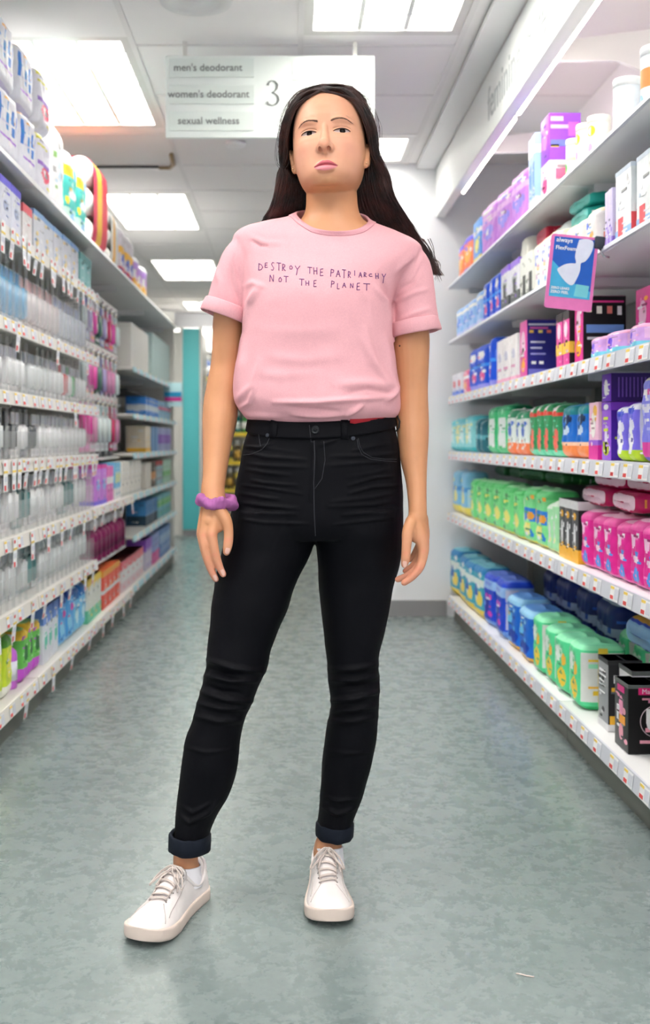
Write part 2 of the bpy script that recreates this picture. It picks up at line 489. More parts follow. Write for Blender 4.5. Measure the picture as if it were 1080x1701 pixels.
# ------------------------------------------------ left-hand run: four bays
LB = [(2.71, 3.93, 'A', 'nearest left shelving bay with clear bins, cut by the left edge'), (3.93, 5.15, 'A', 'second left shelving bay with clear bins below the paper towels'),
      (5.15, 6.37, 'B', 'left shelving bay with hooks of pink hanging packs'), (6.37, 7.59, 'C', 'left shelving bay with pale blue edged shelves past the hooks'), (7.59, 8.81, 'C', 'last left shelving bay before the teal end panel')]
LZA = [.13, .42, .66, .91, 1.13, 1.36, 1.65]
M_BLUE = mat('pale blue shelf edge', (170, 208, 216), .4)
for y0, y1, ty, lab in LB:
    u = empty('shelving_unit', (0, y0, 0)); L = y1 - y0
    MB().box((-1.345, .001, .02), (-1.325, L - .001, 2.0)).build('back_panel', u, M_BACK)
    for yy in (0, L - .03): MB().box((-1.3245, yy + .001, 0), (-1.30, yy + .029, 2.02)).build('upright', u, M_CREAM)
    MB().box((-.925, .003, 0), (-.915, L - .003, .083)).build('kick_plate', u, M_KICK)
    shelf_part(u, -1, y0, y1, 1.88, .89, .425, .016, .02, 0, m=M_WHITE, rail_m=M_WHITE)
    if ty == 'A':
        for z in LZA:
            nr_, nh_ = {1.65: (2, 11), 1.36: (9, 2), 1.13: (9, 1), .91: (3, 11), .66: (7, 5), .42: (7, 5), .13: (8, 3)}[z]
            shelf_part(u, -1, y0, y1, z, .89, .40, .012, .044, nr_, nh_, M_RAILL, M_CREAM)
        for z, hh in ((1.36, .23), (1.13, .18), (.91, .17), (.66, .20), (.42, .19)):
            MB().box((-.902, .006, z + .004), (-.899, L - .006, z + hh * .55)).build('bin_front', u, M_CLEAR)
            for k in range(1, 14):
                yy = L * k / 14
                MB().box((-.9135, yy - .001, z + .001), (-.903, yy + .001, z + hh)).build('divider', u, M_CLEAR)
    elif ty == 'B':
        for z in (.13, .66): shelf_part(u, -1, y0, y1, z, .89, .40, .012, .038, 5, 4, M_RAILL, M_CREAM)
        shelf_part(u, -1, y0, y1, .885, .97, .33, .012, .0, 0, 0, M_RAILL, M_CREAM); shelf_part(u, -1, y0, y1, .378, .93, .37, .014, 0, 0)
    else:
        for z in (.13, .42, .66, .90, 1.13, 1.40): shelf_part(u, -1, y0, y1, z, .89, .41, .014, .03, 4, 0, M_BLUE, M_CREAM)
    if y1 > 8.8:
        MB().box((-1.33, L + .0005, 0), (-.905, L + .022, 2.0)).build('end_panel', u, M_CREAM)
    tag(u, lab, 'shelving', 'left-hand shelving bays')

# ------------------------------------------------ goods: local front is -Y, width X, height Z
def art_slabs(m, w, d, h, st, e=.0007):
    b = pm(st['base'])
    for (z0, z1, c) in st.get('bands', []):
        m.box((-w/2 - e*.8, -e*.8, z0*h), (w/2 + e*.8, d - .004, z1*h), pm(c))
    for (u, v, ru, rv, c) in st.get('blobs', []):
        n = 18; cx, cz = u * w / 2, v * h
        pts = [(cx + ru*w/2*math.cos(2*math.pi*k/n) , -e*1.8, cz + rv*h*math.sin(2*math.pi*k/n)) for k in range(n)]
        pts2 = [(p[0], -e*.5, p[2]) for p in pts]
        m.add(pts + pts2, [tuple(range(n))[::-1]] + [(k, (k+1)%n, n+(k+1)%n, n+k)[::-1] for k in range(n)], pm(c))
    for (u0, u1, v0, v1, c) in st.get('rects', []):
        m.box((u0*w/2, -e*2.4, v0*h), (u1*w/2, -e*.4, v1*h), pm(c))
    for (u0, u1, v0, v1, c) in st.get('side', []):      # on both ends, u 0..1 along the depth
        m.box((w/2 - e*.2, u0*d, v0*h), (w/2 + e*2, u1*d, v1*h), pm(c)); m.box((-w/2 - e*2, u0*d, v0*h), (-w/2 + e*.2, u1*d, v1*h), pm(c))

def carton(w, d, h, st):
    m = MB().bbox((-w/2, 0, 0), (w/2, d, h), min(.0022, w*.05), pm(st['base']))
    if 'sidecol' in st:
        m.box((w/2 - .0002, .001, .001), (w/2 + .0004, d - .001, h - .001), pm(st['sidecol'])); m.box((-w/2 - .0004, .001, .001), (-w/2 + .0002, d - .001, h - .001), pm(st['sidecol']))
    art_slabs(m, w, d, h, st)
    m.box((-w/2 + .004, d*.5 - .0006, h - .0002), (w/2 - .004, d*.5 + .0006, h + .0005), pm((120, 120, 124)))   # lid seam
    return m

def pack(w, d, h, st, flat=False):
    """soft film bag with pinched, sealed ends"""
    nx, ny, nz = 26, 10, 34; v = []; f = []; mi = []
    m = MB(); sd = rg.uniform(0, 50)
    per = []
    N = 2 * (nx + ny)
    for k in range(N):                                # perimeter, front first
        if k < nx: a, b = -1 + 2*k/nx, -1
        elif k < nx + ny: a, b = 1, -1 + 2*(k-nx)/ny
        elif k < 2*nx + ny: a, b = 1 - 2*(k-nx-ny)/nx, 1
        else: a, b = -1, 1 - 2*(k-2*nx-ny)/ny
        q = (abs(a)**5 + abs(b)**5) ** (-1/5.); per.append((a*q*1.0, b*q))
    prof_z = [0, .012, .03] + [(.03 + .94 * i / (nz - 6)) for i in range(1, nz - 6)] + [.97, .985, .992, 1.0, 1.03]
    def inset(t):
        if t > 1: return .30, .02
        if t > .992: return .55, .04
        e = min(t, 1 - t) / .16
        if e >= 1: return 1, 1
        r = math.sqrt(max(0, 1 - (1 - e) ** 2.4))
        return .80 + .20 * r, .35 + .65 * r if t > .5 else .5 + .5 * r
    rows = len(prof_z)
    for t in prof_z:
        ix, iy = inset(min(max(t, .001), 1.03))
        for (a, b) in per:
            x_, y_, z_ = a*ix*w/2, b*iy*d/2 + d/2, t*h*.97
            nn = mnoise.noise(Vector((x_*28 + sd, y_*28, z_*24))) * .0045 + mnoise.noise(Vector((x_*80 + sd, y_*80, z_*60))) * .0015
            v.append((x_ + a*nn, y_ + b*nn, z_))
    cols = {}
    base = pm(st['base'])
    faces_by = {}
    for i in range(rows - 1):
        t = (prof_z[i] + prof_z[i+1]) / 2
        for k in range(N):
            k2 = (k + 1) % N; c = st['base']
            for (z0, z1, cc_) in st.get('bands', []):
                if z0 <= t <= z1: c = cc_
            am = (per[k][0] + per[k2][0]) / 2; bm_ = (per[k][1] + per[k2][1]) / 2
            if bm_ < -.9:
                for (u0, v0, ru, rv, cc_) in st.get('blobs', []):
                    if ((am - u0)/ru)**2 + ((t - v0)/rv)**2 < 1: c = cc_
                for (u0, u1, v0, v1, cc_) in st.get('rects', []):
                    if u0 <= am <= u1 and v0 <= t <= v1: c = cc_
            elif abs(am) > .9:
                for (u0, u1, v0, v1, cc_) in st.get('side', []):
                    if u0 <= (bm_ + 1)/2 <= u1 and v0 <= t <= v1: c = cc_
            if t > .975: c = st.get('seal', tuple(min(255, int(x_*.7 + 255*.3)) for x_ in st['base']))
            faces_by.setdefault(c, []).append((i*N+k, i*N+k2, (i+1)*N+k2, (i+1)*N+k))
    o = len(m.v); m.v += v
    for c, fs in faces_by.items():
        k_ = m._m(pm(c)); m.f += fs; m.mi += [k_]*len(fs); m.sm += [True]*len(fs)
    k_ = m._m(base); m.f += [tuple(range(N))[::-1], tuple((rows-1)*N+k for k in range(N))]; m.mi += [k_, k_]; m.sm += [False, False]
    if flat:     # lay it on its back, seal to the front
        m.v = [(x_, h*.97 - z_, y_) for x_, y_, z_ in m.v]; m.f = [tuple(f_[::-1]) for f_ in m.f]
        m.f = [tuple(f_[::-1]) for f_ in m.f]
    return m

def tub(w, d, h, st):
    r = w/2; m = MB(); N = 22
    segs = [0] + sorted(set([b[0] for b in st.get('bands', [])] + [b[1] for b in st.get('bands', [])] + [.86])) + []
    prof_ = lambda t: r * (.93 if t < .02 else 1.0)
    edges = sorted(set([0, .02] + segs + [.86]))
    for a, b in zip(edges[:-1], edges[1:]):
        c = st['base']
        for (z0, z1, cc_) in st.get('bands', []):
            if z0 <= (a+b)/2 <= z1: c = cc_
        v = []; f = []
        for t in (a, b):
            for k in range(N): v.append((prof_(t)*math.cos(2*math.pi*k/N), r + prof_(t)*math.sin(2*math.pi*k/N), t*h))
        for k in range(N): f.append((k, (k+1)%N, N+(k+1)%N, N+k))
        m.add(v, f, pm(c), True)
    m.lathe([(r*.93, 0), (.001, .0005)], (0, r, 0), N, pm(st['base']))
    m.lathe([(r, .859*h), (r*.97, .875*h), (r*.9, .885*h)], (0, r, 0), N, pm(st['base']))
    for (u, v_, ru, rv, c) in st.get('blobs', []):
        vv = []; n = 14
        for k in range(n):
            a = -math.pi/2 + .9 * (u + ru*math.cos(2*math.pi*k/n)); zz = v_*h + rv*h*math.sin(2*math.pi*k/n)
            vv.append(((r+.0008)*math.cos(a), r + (r+.0008)*math.sin(a), zz))
        m.add(vv, [tuple(range(n))], pm(c))
    lid = MB().lathe([(r*.92, .872*h), (r*1.02, .875*h), (r*1.03, .97*h), (r*.98, h), (r*.6, h), (r*.55, h - .003), (.001, h - .003)], (0, r, 0), N, pm(st.get('lid', (240, 240, 240))))
    return m, lid

def bottle(w, d, h, st):
    r = w/2; m = MB(); N = 18
    m.lathe([(.001, 0), (r*.95, .001), (r, .02*h), (r, .62*h), (r*.92, .70*h), (r*.5, .78*h), (r*.42, .80*h)], (0, r, 0), N, pm(st['base']))
    lab = st.get('label', (240, 240, 240))
    m.lathe([(r*1.012, .16*h), (r*1.012, .52*h)], (0, r, 0), N, pm(lab))
    cap = MB().lathe([(r*.40, .79*h), (r*.58, .80*h), (r*.56, .97*h), (r*.5, h), (.001, h)], (0, r, 0), N, pm(st.get('cap', (245, 245, 245))))
    return m, cap

def card(w, d, h, st):
    """card-backed blister pack standing or hanging"""
    m = MB().bbox((-w/2, d*.75, 0), (w/2, d*.82, h), .0008, pm(st['base']))
    m.box((-w*.46, d*.75 - .0008, h*.78), (w*.46, d*.75 + .0002, h*.97), pm(st.get('top', (190, 205, 225))))
    m.box((-w*.40, d*.75 - .0008, h*.06), (w*.40, d*.75 + .0002, h*.14), pm(st.get('foot', (200, 200, 206))))
    bl = MB()
    bm = bmesh.new(); bmesh.ops.create_cube(bm, size=1)
    for v_ in bm.verts: v_.co = Vector((v_.co.x*w*.62*(1 if v_.co.y > 0 else .8), d*.42 + v_.co.y*d*.62, h*.46 + v_.co.z*h*.56*(1 if v_.co.y > 0 else .92)))
    bmesh.ops.bevel(bm, geom=list(bm.edges), offset=min(w, d)*.12, segments=2, affect='EDGES')
    bl.bm(bm, mat('milky blister %d %d %d' % st.get('item', (225, 230, 235)), st.get('item', (225, 230, 235)), .18, spec=.6), True)
    return m, bl

def roll_pack(w, d, h, st):
    """paper rolls in film, ends towards the local -X/+X sides"""
    m = MB(); R_ = d/4; nrow = max(2, round(h/(2*R_))); rr_ = h/(2*nrow)
    M_P = mat('soft white paper', (244, 242, 238), .9, bump=.3, bscale=200); M_CORE = mat('grey paper core', (170, 165, 160), .9)
    film = MB()
    for c in range(2):
        for k in range(nrow):
            cy, cz = d*(.25 + .5*c), rr_*(2*k + 1)
            v = []; f = []; N = 20; pr_ = [(.30, -.5), (.86, -.5), (.98, -.46), (.98, .46), (.86, .5), (.30, .5)]
            for q, t in pr_:
                for j in range(N): v.append((t*w, cy + q*d*.25*math.cos(2*math.pi*j/N), cz + q*rr_*math.sin(2*math.pi*j/N)))
            for i in range(5):
                for j in range(N): f.append((i*N+j, i*N+(j+1)%N, (i+1)*N+(j+1)%N, (i+1)*N+j))
            m.add(v, f, M_P, True)
            v = []
            for j in range(N): v.append((-.47*w, cy + .30*d*.25*math.cos(2*math.pi*j/N), cz + .30*rr_*math.sin(2*math.pi*j/N)))
            v2 = [(.47*w, p[1], p[2]) for p in v]
            m.add(v, [tuple(range(N))], M_CORE); m.add(v2, [tuple(range(N))[::-1]], M_CORE)
    # printed wrapper hugging the rolls, open at the ends
    N = 36; v = []; f = []; sec = []
    for k in range(N):
        a = 2*math.pi*k/N; c, s_ = math.cos(a), math.sin(a); q = (abs(c)**6 + abs(s_)**6)**(-1/6.)
        sec.append((d/2 + (d/2+.002)*c*q, h/2 + (h/2+.001)*s_*q))
    xs = [-.44, -.2, .1, .44]; cs_ = [st['base'], st.get('c2', st['base']), st.get('c3', st['base'])]
    for i in range(3):
        v = [(xs[i]*w, y_, z_) for y_, z_ in sec] + [(xs[i+1]*w, y_, z_) for y_, z_ in sec]
        film.add(v, [(k, (k+1)%N, N+(k+1)%N, N+k) for k in range(N)], pm(cs_[i]), True)
    return m, film

SUB = {'tub': 'lid', 'bottle': 'cap', 'card': 'blister', 'roll': 'wrapper'}
def enrich(st, seed):
    r_ = random.Random(seed); st = dict(st)
    cols = [b[2] for b in st['bands']] + [b[-1] for b in st['blobs']] + [WHT, tuple(int(c*.7) for c in st['base']), tuple(min(255, int(c*.6 + 105)) for c in st['base'])]
    bl = list(st['blobs']); rc = list(st['rects']); sd = list(st['side'])
    for k in range(5):
        bl.append((r_.uniform(-.7, .7), r_.uniform(.12, .85), r_.uniform(.10, .26), r_.uniform(.02, .05), r_.choice(cols)))
    for k in range(5):
        u = r_.uniform(-.8, .2); v = r_.uniform(.12, .86); rc.append((u, u + r_.uniform(.25, .7), v, v + r_.uniform(.018, .035), r_.choice(cols)))
    if len(sd) < 5:
        for k in range(5):
            u = r_.uniform(.08, .5); v = r_.uniform(.1, .85); sd.append((u, u + r_.uniform(.15, .4), v, v + r_.uniform(.02, .06), r_.choice(cols)))
    st['blobs'], st['rects'], st['side'] = bl, rc, sd
    return st
def make(kind, name, w, d, h, st):
    if kind in ('carton', 'pack', 'flat') and 'bands' in st and len(st['bands']) + len(st['blobs']) > 0: st = enrich(st, int(w*1e5) + int(h*1e4))
    if kind == 'carton': r = carton(w, d, h, st)
    elif kind == 'pack': r = pack(w, d, h, st)
    elif kind == 'flat': r = pack(w, h, d, st, True)
    elif kind == 'tub': r = tub(w, d, h, st)
    elif kind == 'bottle': r = bottle(w, d, h, st)
    elif kind == 'card': r = card(w, d, h, st)
    elif kind == 'roll': r = roll_pack(w, d, h, st)
    def fixn(mb_):
        me = mb_.mesh(name); bm = bmesh.new(); bm.from_mesh(me); bmesh.ops.recalc_face_normals(bm, faces=bm.faces); bm.to_mesh(me); bm.free(); return me
    if isinstance(r, tuple):
        o = link(name, fixn(r[0])); link(SUB[kind], fixn(r[1]), o); return o
    return link(name, fixn(r))
    if isinstance(r, tuple):
        o = r[0].build(name); r[1].build(SUB[kind], o); return o
    return r.build(name)
NAME = {'carton': 'product_box', 'pack': 'soft_pack', 'flat': 'flat_pack', 'tub': 'canister', 'bottle': 'bottle', 'card': 'blister_pack', 'roll': 'roll_pack'}
CAT = {'carton': 'box', 'pack': 'pack', 'flat': 'pack', 'tub': 'canister', 'bottle': 'bottle', 'card': 'blister pack', 'roll': 'paper rolls'}

def place(kind, side, y, z, front, w, d, h, st, label, group=None, proto=None, rz=0.0, tilt=0.0, name=None):
    """y is the middle of the item along the aisle; front its distance from the aisle middle"""
    o = proto if proto is not None and 'label' not in proto else (copy_tree(proto) if proto is not None else make(kind, name or NAME[kind], w, d, h, st))
    base = -side * math.pi / 2 if side else 0
    o.location = (side * front if side else front, y, z)
    o.rotation_euler = (tilt, 0, base + rz)
    tag(o, label, CAT[kind], group)
    return o

def facings(kind, side, y0, y1, n, z, front, d, h, st, desc, jit=.006, gap=.94, turn=.05):
    """n equal items side by side from y0 (near) to y1 (far)"""
    y0, y1 = sorted((y0, y1)); w = (y1 - y0) / n; pr = None; out = []
    ww = w * gap
    if kind in ('tub', 'bottle'): ww = min(ww, d)
    for k in range(n):
        ORD = ['nearest', 'second nearest', 'third nearest', 'fourth nearest', 'fifth nearest', 'sixth nearest', 'seventh nearest', 'eighth nearest', 'ninth nearest', 'tenth nearest', 'eleventh nearest', 'twelfth nearest', 'thirteenth nearest', 'fourteenth nearest']
        if n == 1: lab = desc
        elif n == 2: lab = desc + (', nearer one' if k == 0 else ', farther one')
        else: lab = desc + ', ' + (ORD[k] if k < n - 1 else 'farthest')
        if len(lab.split()) > 16: print('LONG LABEL', lab)
        o = place(kind, side, y0 + w*(k + .5), z, front + abs(rg.uniform(0, jit)), ww, d, h, st, lab, desc if n > 1 else None, pr, rg.uniform(-turn, turn) * (0 if kind in ('carton', 'card') else 1.8) + (rg.uniform(-.02, .02)))
        if kind == 'pack' and n > 1: o.scale = (rg.uniform(.93, 1.0), rg.uniform(.92, 1.04), rg.uniform(.93, 1.02))
        if pr is None: pr = o
        out.append(o)
    return out
def SR_(kind, z, px0, px1, n, h, d, st, desc, front=.905, **k):
    return facings(kind, 1, YR(px1, front), YR(px0, front), n, z + .0008, front, d, h, st, desc, **k)
def SL_(kind, z, px0, px1, n, h, d, st, desc, front=.915, **k):
    return facings(kind, -1, YL(px0, front), YL(px1, front), n, z + .0008, front, d, h, st, desc, **k)

def S(base, bands=(), blobs=(), rects=(), side=(), **k):
    return dict(base=base, bands=list(bands), blobs=list(blobs), rects=list(rects), side=list(side), **k)
WHT = (240, 240, 242)
lilac = S((196, 126, 226), [(.62, .72, (226, 176, 240)), (.0, .12, (176, 92, 214))], [(0, .45, .6, .12, (140, 130, 236))], [(-.6, .5, .8, .88, WHT)], [(.2, .8, .7, .85, (226, 190, 244)), (.2, .8, .35, .5, (150, 110, 220))])
aqua = S((150, 214, 236), [(.0, .1, (250, 220, 90)), (.55, .7, (104, 180, 236))], [(.2, .45, .4, .12, WHT)], [], [(.1, .5, .15, .4, (246, 214, 80))])
orange = S((240, 120, 70), [(.0, .15, (120, 90, 220)), (.8, 1, (110, 100, 230))], [(0, .5, .7, .2, (250, 170, 60))])
bluey = S((90, 160, 235), [(.0, .2, (250, 226, 80)), (.7, .8, WHT)], [(0, .45, .5, .15, (250, 240, 120))])
paleb = S((150, 190, 240), [(.0, .2, (200, 200, 246)), (.75, .85, WHT)], [(0, .5, .5, .15, (90, 140, 230))])
royal = S((24, 82, 214), [(.0, .12, (150, 150, 240)), (.5, .58, (60, 150, 240))], [(0, .75, .6, .1, WHT), (.2, .3, .4, .12, (230, 90, 150))], [], [(.2, .8, .55, .75, (90, 130, 236))])
whtpur = S((222, 222, 232), [(.86, 1, (150, 110, 226)), (.0, .32, (84, 90, 92))], [(0, .6, .5, .14, (170, 176, 180))], [(-.3, .3, .3, .6, (60, 64, 66))], [(.1, .9, .1, .6, (96, 100, 102))])
whtblk = S((224, 226, 220), [(.0, .14, (130, 140, 130))], [], [(.1, .9, .1, .55, (28, 34, 32))], [(.4, .9, .08, .6, (30, 34, 32))])
spotty = S((232, 230, 226), [(.9, 1, (240, 220, 190))], [(-.4, .7, .25, .08, (90, 120, 220)), (.3, .5, .3, .07, (230, 170, 90)), (-.2, .3, .3, .08, (190, 150, 200)), (.5, .2, .2, .06, (90, 150, 220))], [], [(.2, .5, .3, .5, (240, 150, 120)), (.5, .9, .6, .8, (180, 190, 230))])
redbox = S((226, 226, 236), [(.0, .25, (90, 130, 230))], [(0, .55, .5, .15, (230, 90, 110))])
pinkp = S((236, 120, 160), [(.6, .75, WHT)], [(0, .35, .5, .15, (250, 190, 120))])
whpink = S((236, 232, 234), [(.0, .12, (236, 170, 200))], [(0, .6, .5, .1, (200, 200, 220))], [(-.6, .5, .3, .36, (220, 150, 190))], [(.2, .8, .1, .22, (230, 180, 200))])
navy = S((226, 84, 170), [], [(0, .62, .5, .2, (246, 210, 230)), (0, .22, .5, .10, (250, 170, 60))], [], [(.05, .95, .90, .93, (210, 210, 230)), (.1, .7, .84, .87, (214, 90, 170)), (.08, .22, .77, .82, (240, 190, 90)), (.38, .52, .77, .82, (240, 220, 120)), (.66, .8, .77, .82, (240, 120, 110)), (.12, .6, .60, .63, (210, 210, 236)), (.12, .5, .50, .53, (200, 200, 236)), (.12, .62, .40, .43, (160, 160, 230)), (.15, .3, .24, .29, WHT), (.4, .55, .24, .29, WHT), (.05, .95, .03, .16, (110, 110, 200))], sidecol=(38, 38, 128))
blackp = S((222, 60, 150), [], [(0, .62, .5, .2, (246, 200, 226)), (0, .25, .6, .12, (250, 170, 40))], [], [(.05, .95, .90, .93, (220, 60, 140)), (.08, .2, .76, .85, (240, 230, 190)), (.32, .44, .74, .85, (240, 240, 230)), (.56, .68, .74, .85, (230, 130, 120)), (.8, .9, .72, .85, (230, 230, 235)), (.08, .95, .46, .58, (110, 150, 220)), (.1, .5, .36, .40, (200, 200, 210))], sidecol=(18, 15, 20))
pnkyel = S((226, 70, 160), [(.25, .45, (244, 200, 70)), (.85, 1, (40, 30, 34))], [(0, .68, .5, .14, (250, 220, 236))], sidecol=(24, 20, 24))
aquap = S((140, 214, 220), [(.0, .12, (60, 190, 200)), (.84, 1, (96, 200, 212))], [(-.3, .5, .3, .28, (226, 226, 170)), (.4, .5, .25, .25, (206, 236, 236))], [], [(.2, .8, .2, .7, (190, 226, 216))])
dteal = S((44, 108, 124), [(.4, .55, (96, 170, 186))], [(0, .7, .4, .1, (190, 220, 226))])
greenw = S((70, 196, 130), [(.88, 1, (40, 160, 110))], [], [(-.5, .8, .15, .75, (222, 232, 230))], [(.15, .85, .1, .75, (226, 232, 232))])
orgwh = S((214, 224, 222), [(.0, .25, (240, 130, 84)), (.8, 1, (60, 150, 110))], [(0, .55, .5, .15, (70, 110, 200))], [], [(.2, .8, .3, .5, (90, 190, 160))])
grcoral = S((54, 150, 96), [(.0, .14, (110, 220, 180)), (.78, .84, (236, 70, 60))], [(.2, .32, .5, .22, (240, 110, 96)), (-.2, .9, .5, .07, WHT)], [], [(.1, .9, .15, .9, (196, 214, 222)), (.1, .9, .1, .3, (240, 130, 110))])
liner = S((28, 112, 208), [(.0, .22, (240, 140, 80)), (.22, .30, (246, 200, 170)), (.8, 1, (30, 140, 150))], [(-.1, .52, .5, .10, (206, 226, 250)), (.1, .72, .6, .08, (20, 40, 80))], [], [(.1, .9, .3, .75, (40, 120, 214)), (.2, .8, .06, .2, (244, 160, 110))])
pinkw = S((238, 190, 214), [(.0, .25, (214, 40, 150)), (.25, .34, (150, 90, 210))], [(0, .6, .5, .22, (250, 244, 240)), (.4, .85, .4, .1, (244, 190, 80))], [], [(.1, .9, .1, .3, (140, 130, 210))])
purp = S((150, 84, 216), [(.86, 1, (126, 60, 200))], [(0, .35, .3, .26, (226, 214, 246)), (0, .2, .7, .12, (190, 200, 60)), (0, .92, .5, .05, WHT)], [(-.5, .4, .7, .75, (206, 220, 70)), (-.5, .4, .5, .55, (206, 220, 70))], [(.2, .32, .55, .85, (200, 214, 60))], sidecol=(70, 28, 160))
purptop = S((120, 60, 200), [], [(0, .5, .4, .3, WHT)], [], [(.15+.08*k, .18+.08*k, .15, .85, (120, 80, 190)) for k in range(9)], sidecol=(52, 20, 110))
vlime = S((120, 110, 226), [(.0, .20, (186, 220, 50)), (.86, 1, (226, 226, 240))], [(0, .86, .6, .06, (60, 80, 210)), (0, .62, .7, .12, (226, 226, 250)), (.1, .34, .4, .22, (240, 240, 250))], [], [(.1, .9, .1, .9, (206, 206, 226)), (.1, .9, .0, .2, (170, 206, 60))])
vpink = S((128, 130, 236), [(.0, .06, (70, 50, 180)), (.06, .22, (220, 60, 160)), (.92, 1, (246, 240, 220))], [(0, .62, .6, .05, (226, 226, 250)), (0, .8, .6, .05, WHT)], [], [(.1, .9, .3, .9, (214, 206, 240))])
ltbl = S((130, 196, 232), [(.0, .2, (236, 220, 110)), (.55, .65, (70, 150, 220))], [(0, .4, .5, .14, (246, 236, 150))], [], [(.1, .9, .2, .6, (186, 222, 240))])
green = S((120, 222, 140), [(.0, .08, (236, 226, 90)), (.86, 1, (80, 200, 110))], [(.1, .35, .5, .14, (240, 232, 120)), (-.2, .65, .5, .10, (60, 190, 100))], [], [(.1, .3, .1, .85, (226, 240, 222)), (.4, .5, .1, .85, (236, 226, 100)), (.6, .9, .1, .85, (214, 236, 214))])
greenbl = S((130, 226, 150), [(.0, .06, (240, 230, 100)), (.40, .62, (40, 130, 220)), (.84, 1, (100, 214, 130))], [(-.1, .26, .5, .12, (246, 240, 150)), (.3, .50, .5, .07, (246, 170, 60))], [], [(.05, .95, .4, .62, (250, 180, 60)), (.1, .9, .1, .36, (110, 206, 110))])
palegr = S((170, 232, 180), [(.0, .08, (240, 232, 130)), (.88, 1, (220, 240, 220))], [(0, .4, .4, .2, (226, 226, 226))], [], [(.2, .8, .1, .8, (206, 232, 214))])
charc = S((78, 80, 84), [(.0, .22, (240, 180, 50)), (.86, 1, (226, 228, 230))], [(0, .42, .3, .22, (226, 226, 230)), (0, .75, .4, .06, (240, 180, 50))], sidecol=(44, 44, 46), side=[(.1, .3, .55, .7, (226, 226, 230)), (.1, .6, .1, .3, (240, 180, 50))])
magenta = S((226, 40, 150), [(.0, .07, (250, 130, 200)), (.84, 1, (236, 90, 170))], [(-.3, .68, .4, .10, (250, 200, 230)), (.2, .2, .5, .12, (80, 150, 230)), (.1, .42, .5, .05, (250, 220, 236))], [], [(.15, .45, .08, .8, (246, 190, 222)), (.55, .95, .3, .75, (214, 30, 140))], seal=(250, 200, 226))
magflat = S((200, 26, 96), [(.0, .2, (244, 214, 226)), (.42, .5, (240, 160, 60))], [], [], [(.5, .8, .3, .7, (80, 20, 60))], seal=(248, 214, 230))
tealy = S((60, 170, 196), [(.0, .15, (246, 214, 80)), (.6, .72, (226, 240, 236)), (.84, 1, (40, 130, 190))], [(.2, .36, .5, .14, (246, 220, 90)), (-.3, .5, .3, .12, (30, 90, 190))], [], [(.1, .5, .1, .8, (150, 214, 206))])
royalp = S((30, 74, 214), [(.0, .12, (110, 160, 240)), (.70, .86, (150, 190, 246))], [(.3, .25, .3, .06, (230, 60, 190)), (.2, .55, .3, .06, (226, 60, 190)), (-.2, .42, .3, .2, (20, 40, 170))], [], [(.1, .5, .15, .85, (206, 206, 236)), (.5, .9, .2, .6, (24, 40, 150))])
bluew = S((26, 108, 214), [(.0, .10, (246, 190, 60)), (.84, 1, (150, 206, 246))], [(.2, .26, .6, .12, (16, 60, 170)), (-.3, .6, .4, .14, (110, 200, 250))], [], [(.55, .85, .1, .9, (230, 236, 246)), (.6, .7, .5, .8, (240, 200, 60))])
dblue = S((20, 40, 110), [(.35, .5, (40, 90, 200)), (.6, .7, (170, 190, 220))], [], [], [(.2, .9, .4, .6, (90, 130, 200))], seal=(200, 210, 230))
greeny = S((84, 216, 150), [(.0, .06, (60, 190, 120)), (.90, 1, (150, 240, 190))], [(.2, .30, .5, .16, (246, 210, 60)), (-.3, .7, .5, .10, (226, 240, 230)), (.4, .6, .3, .1, (246, 190, 60))], [], [(.08, .42, .12, .88, (222, 226, 222)), (.44, .56, .0, .95, (240, 214, 70)), (.60, .92, .12, .88, (222, 226, 224))])
bwo = S((24, 60, 200), [(.0, .2, (40, 110, 220)), (.28, .52, (226, 230, 232)), (.78, .95, (236, 170, 50))], [], [], [(.0, 1, .30, .52, (228, 230, 226)), (.0, 1, .72, .9, (220, 150, 40))], seal=(150, 200, 246))
poise = S((150, 152, 156), [(.0, .10, (214, 214, 216)), (.94, 1, (50, 50, 52))], [], [(-.7, .5, .80, .83, WHT), (-.7, .6, .74, .76, WHT), (-.7, .3, .66, .68, WHT), (-.7, .5, .60, .62, WHT), (-.7, .4, .50, .52, WHT)], [(.05, .95, .10, .22, (240, 180, 50)), (.1, .6, .56, .62, (240, 180, 50))], sidecol=(36, 36, 38))
whitebox = S((238, 238, 240), [(.94, 1, (110, 114, 112))], [(0, .3, .3, .2, (226, 40, 140)), (0, .3, .24, .17, (60, 60, 64))], [], [(.55, .9, .10, .62, (30, 28, 30)), (.66, .8, .25, .4, (226, 60, 140)), (.62, .72, .42, .5, (240, 160, 60))])
ubox = S((50, 52, 52), [(.95, 1, (96, 100, 98))], [(0, .62, .3, .16, (236, 150, 186)), (0, .25, .3, .12, (236, 160, 180))], [(-.5, .5, .84, .93, (214, 40, 130)), (-.3, .6, .38, .50, (240, 160, 50)), (-.6, -.2, .4, .62, (226, 226, 230))], [(.18, .50, .86, .96, (226, 40, 120))], sidecol=(14, 14, 15))

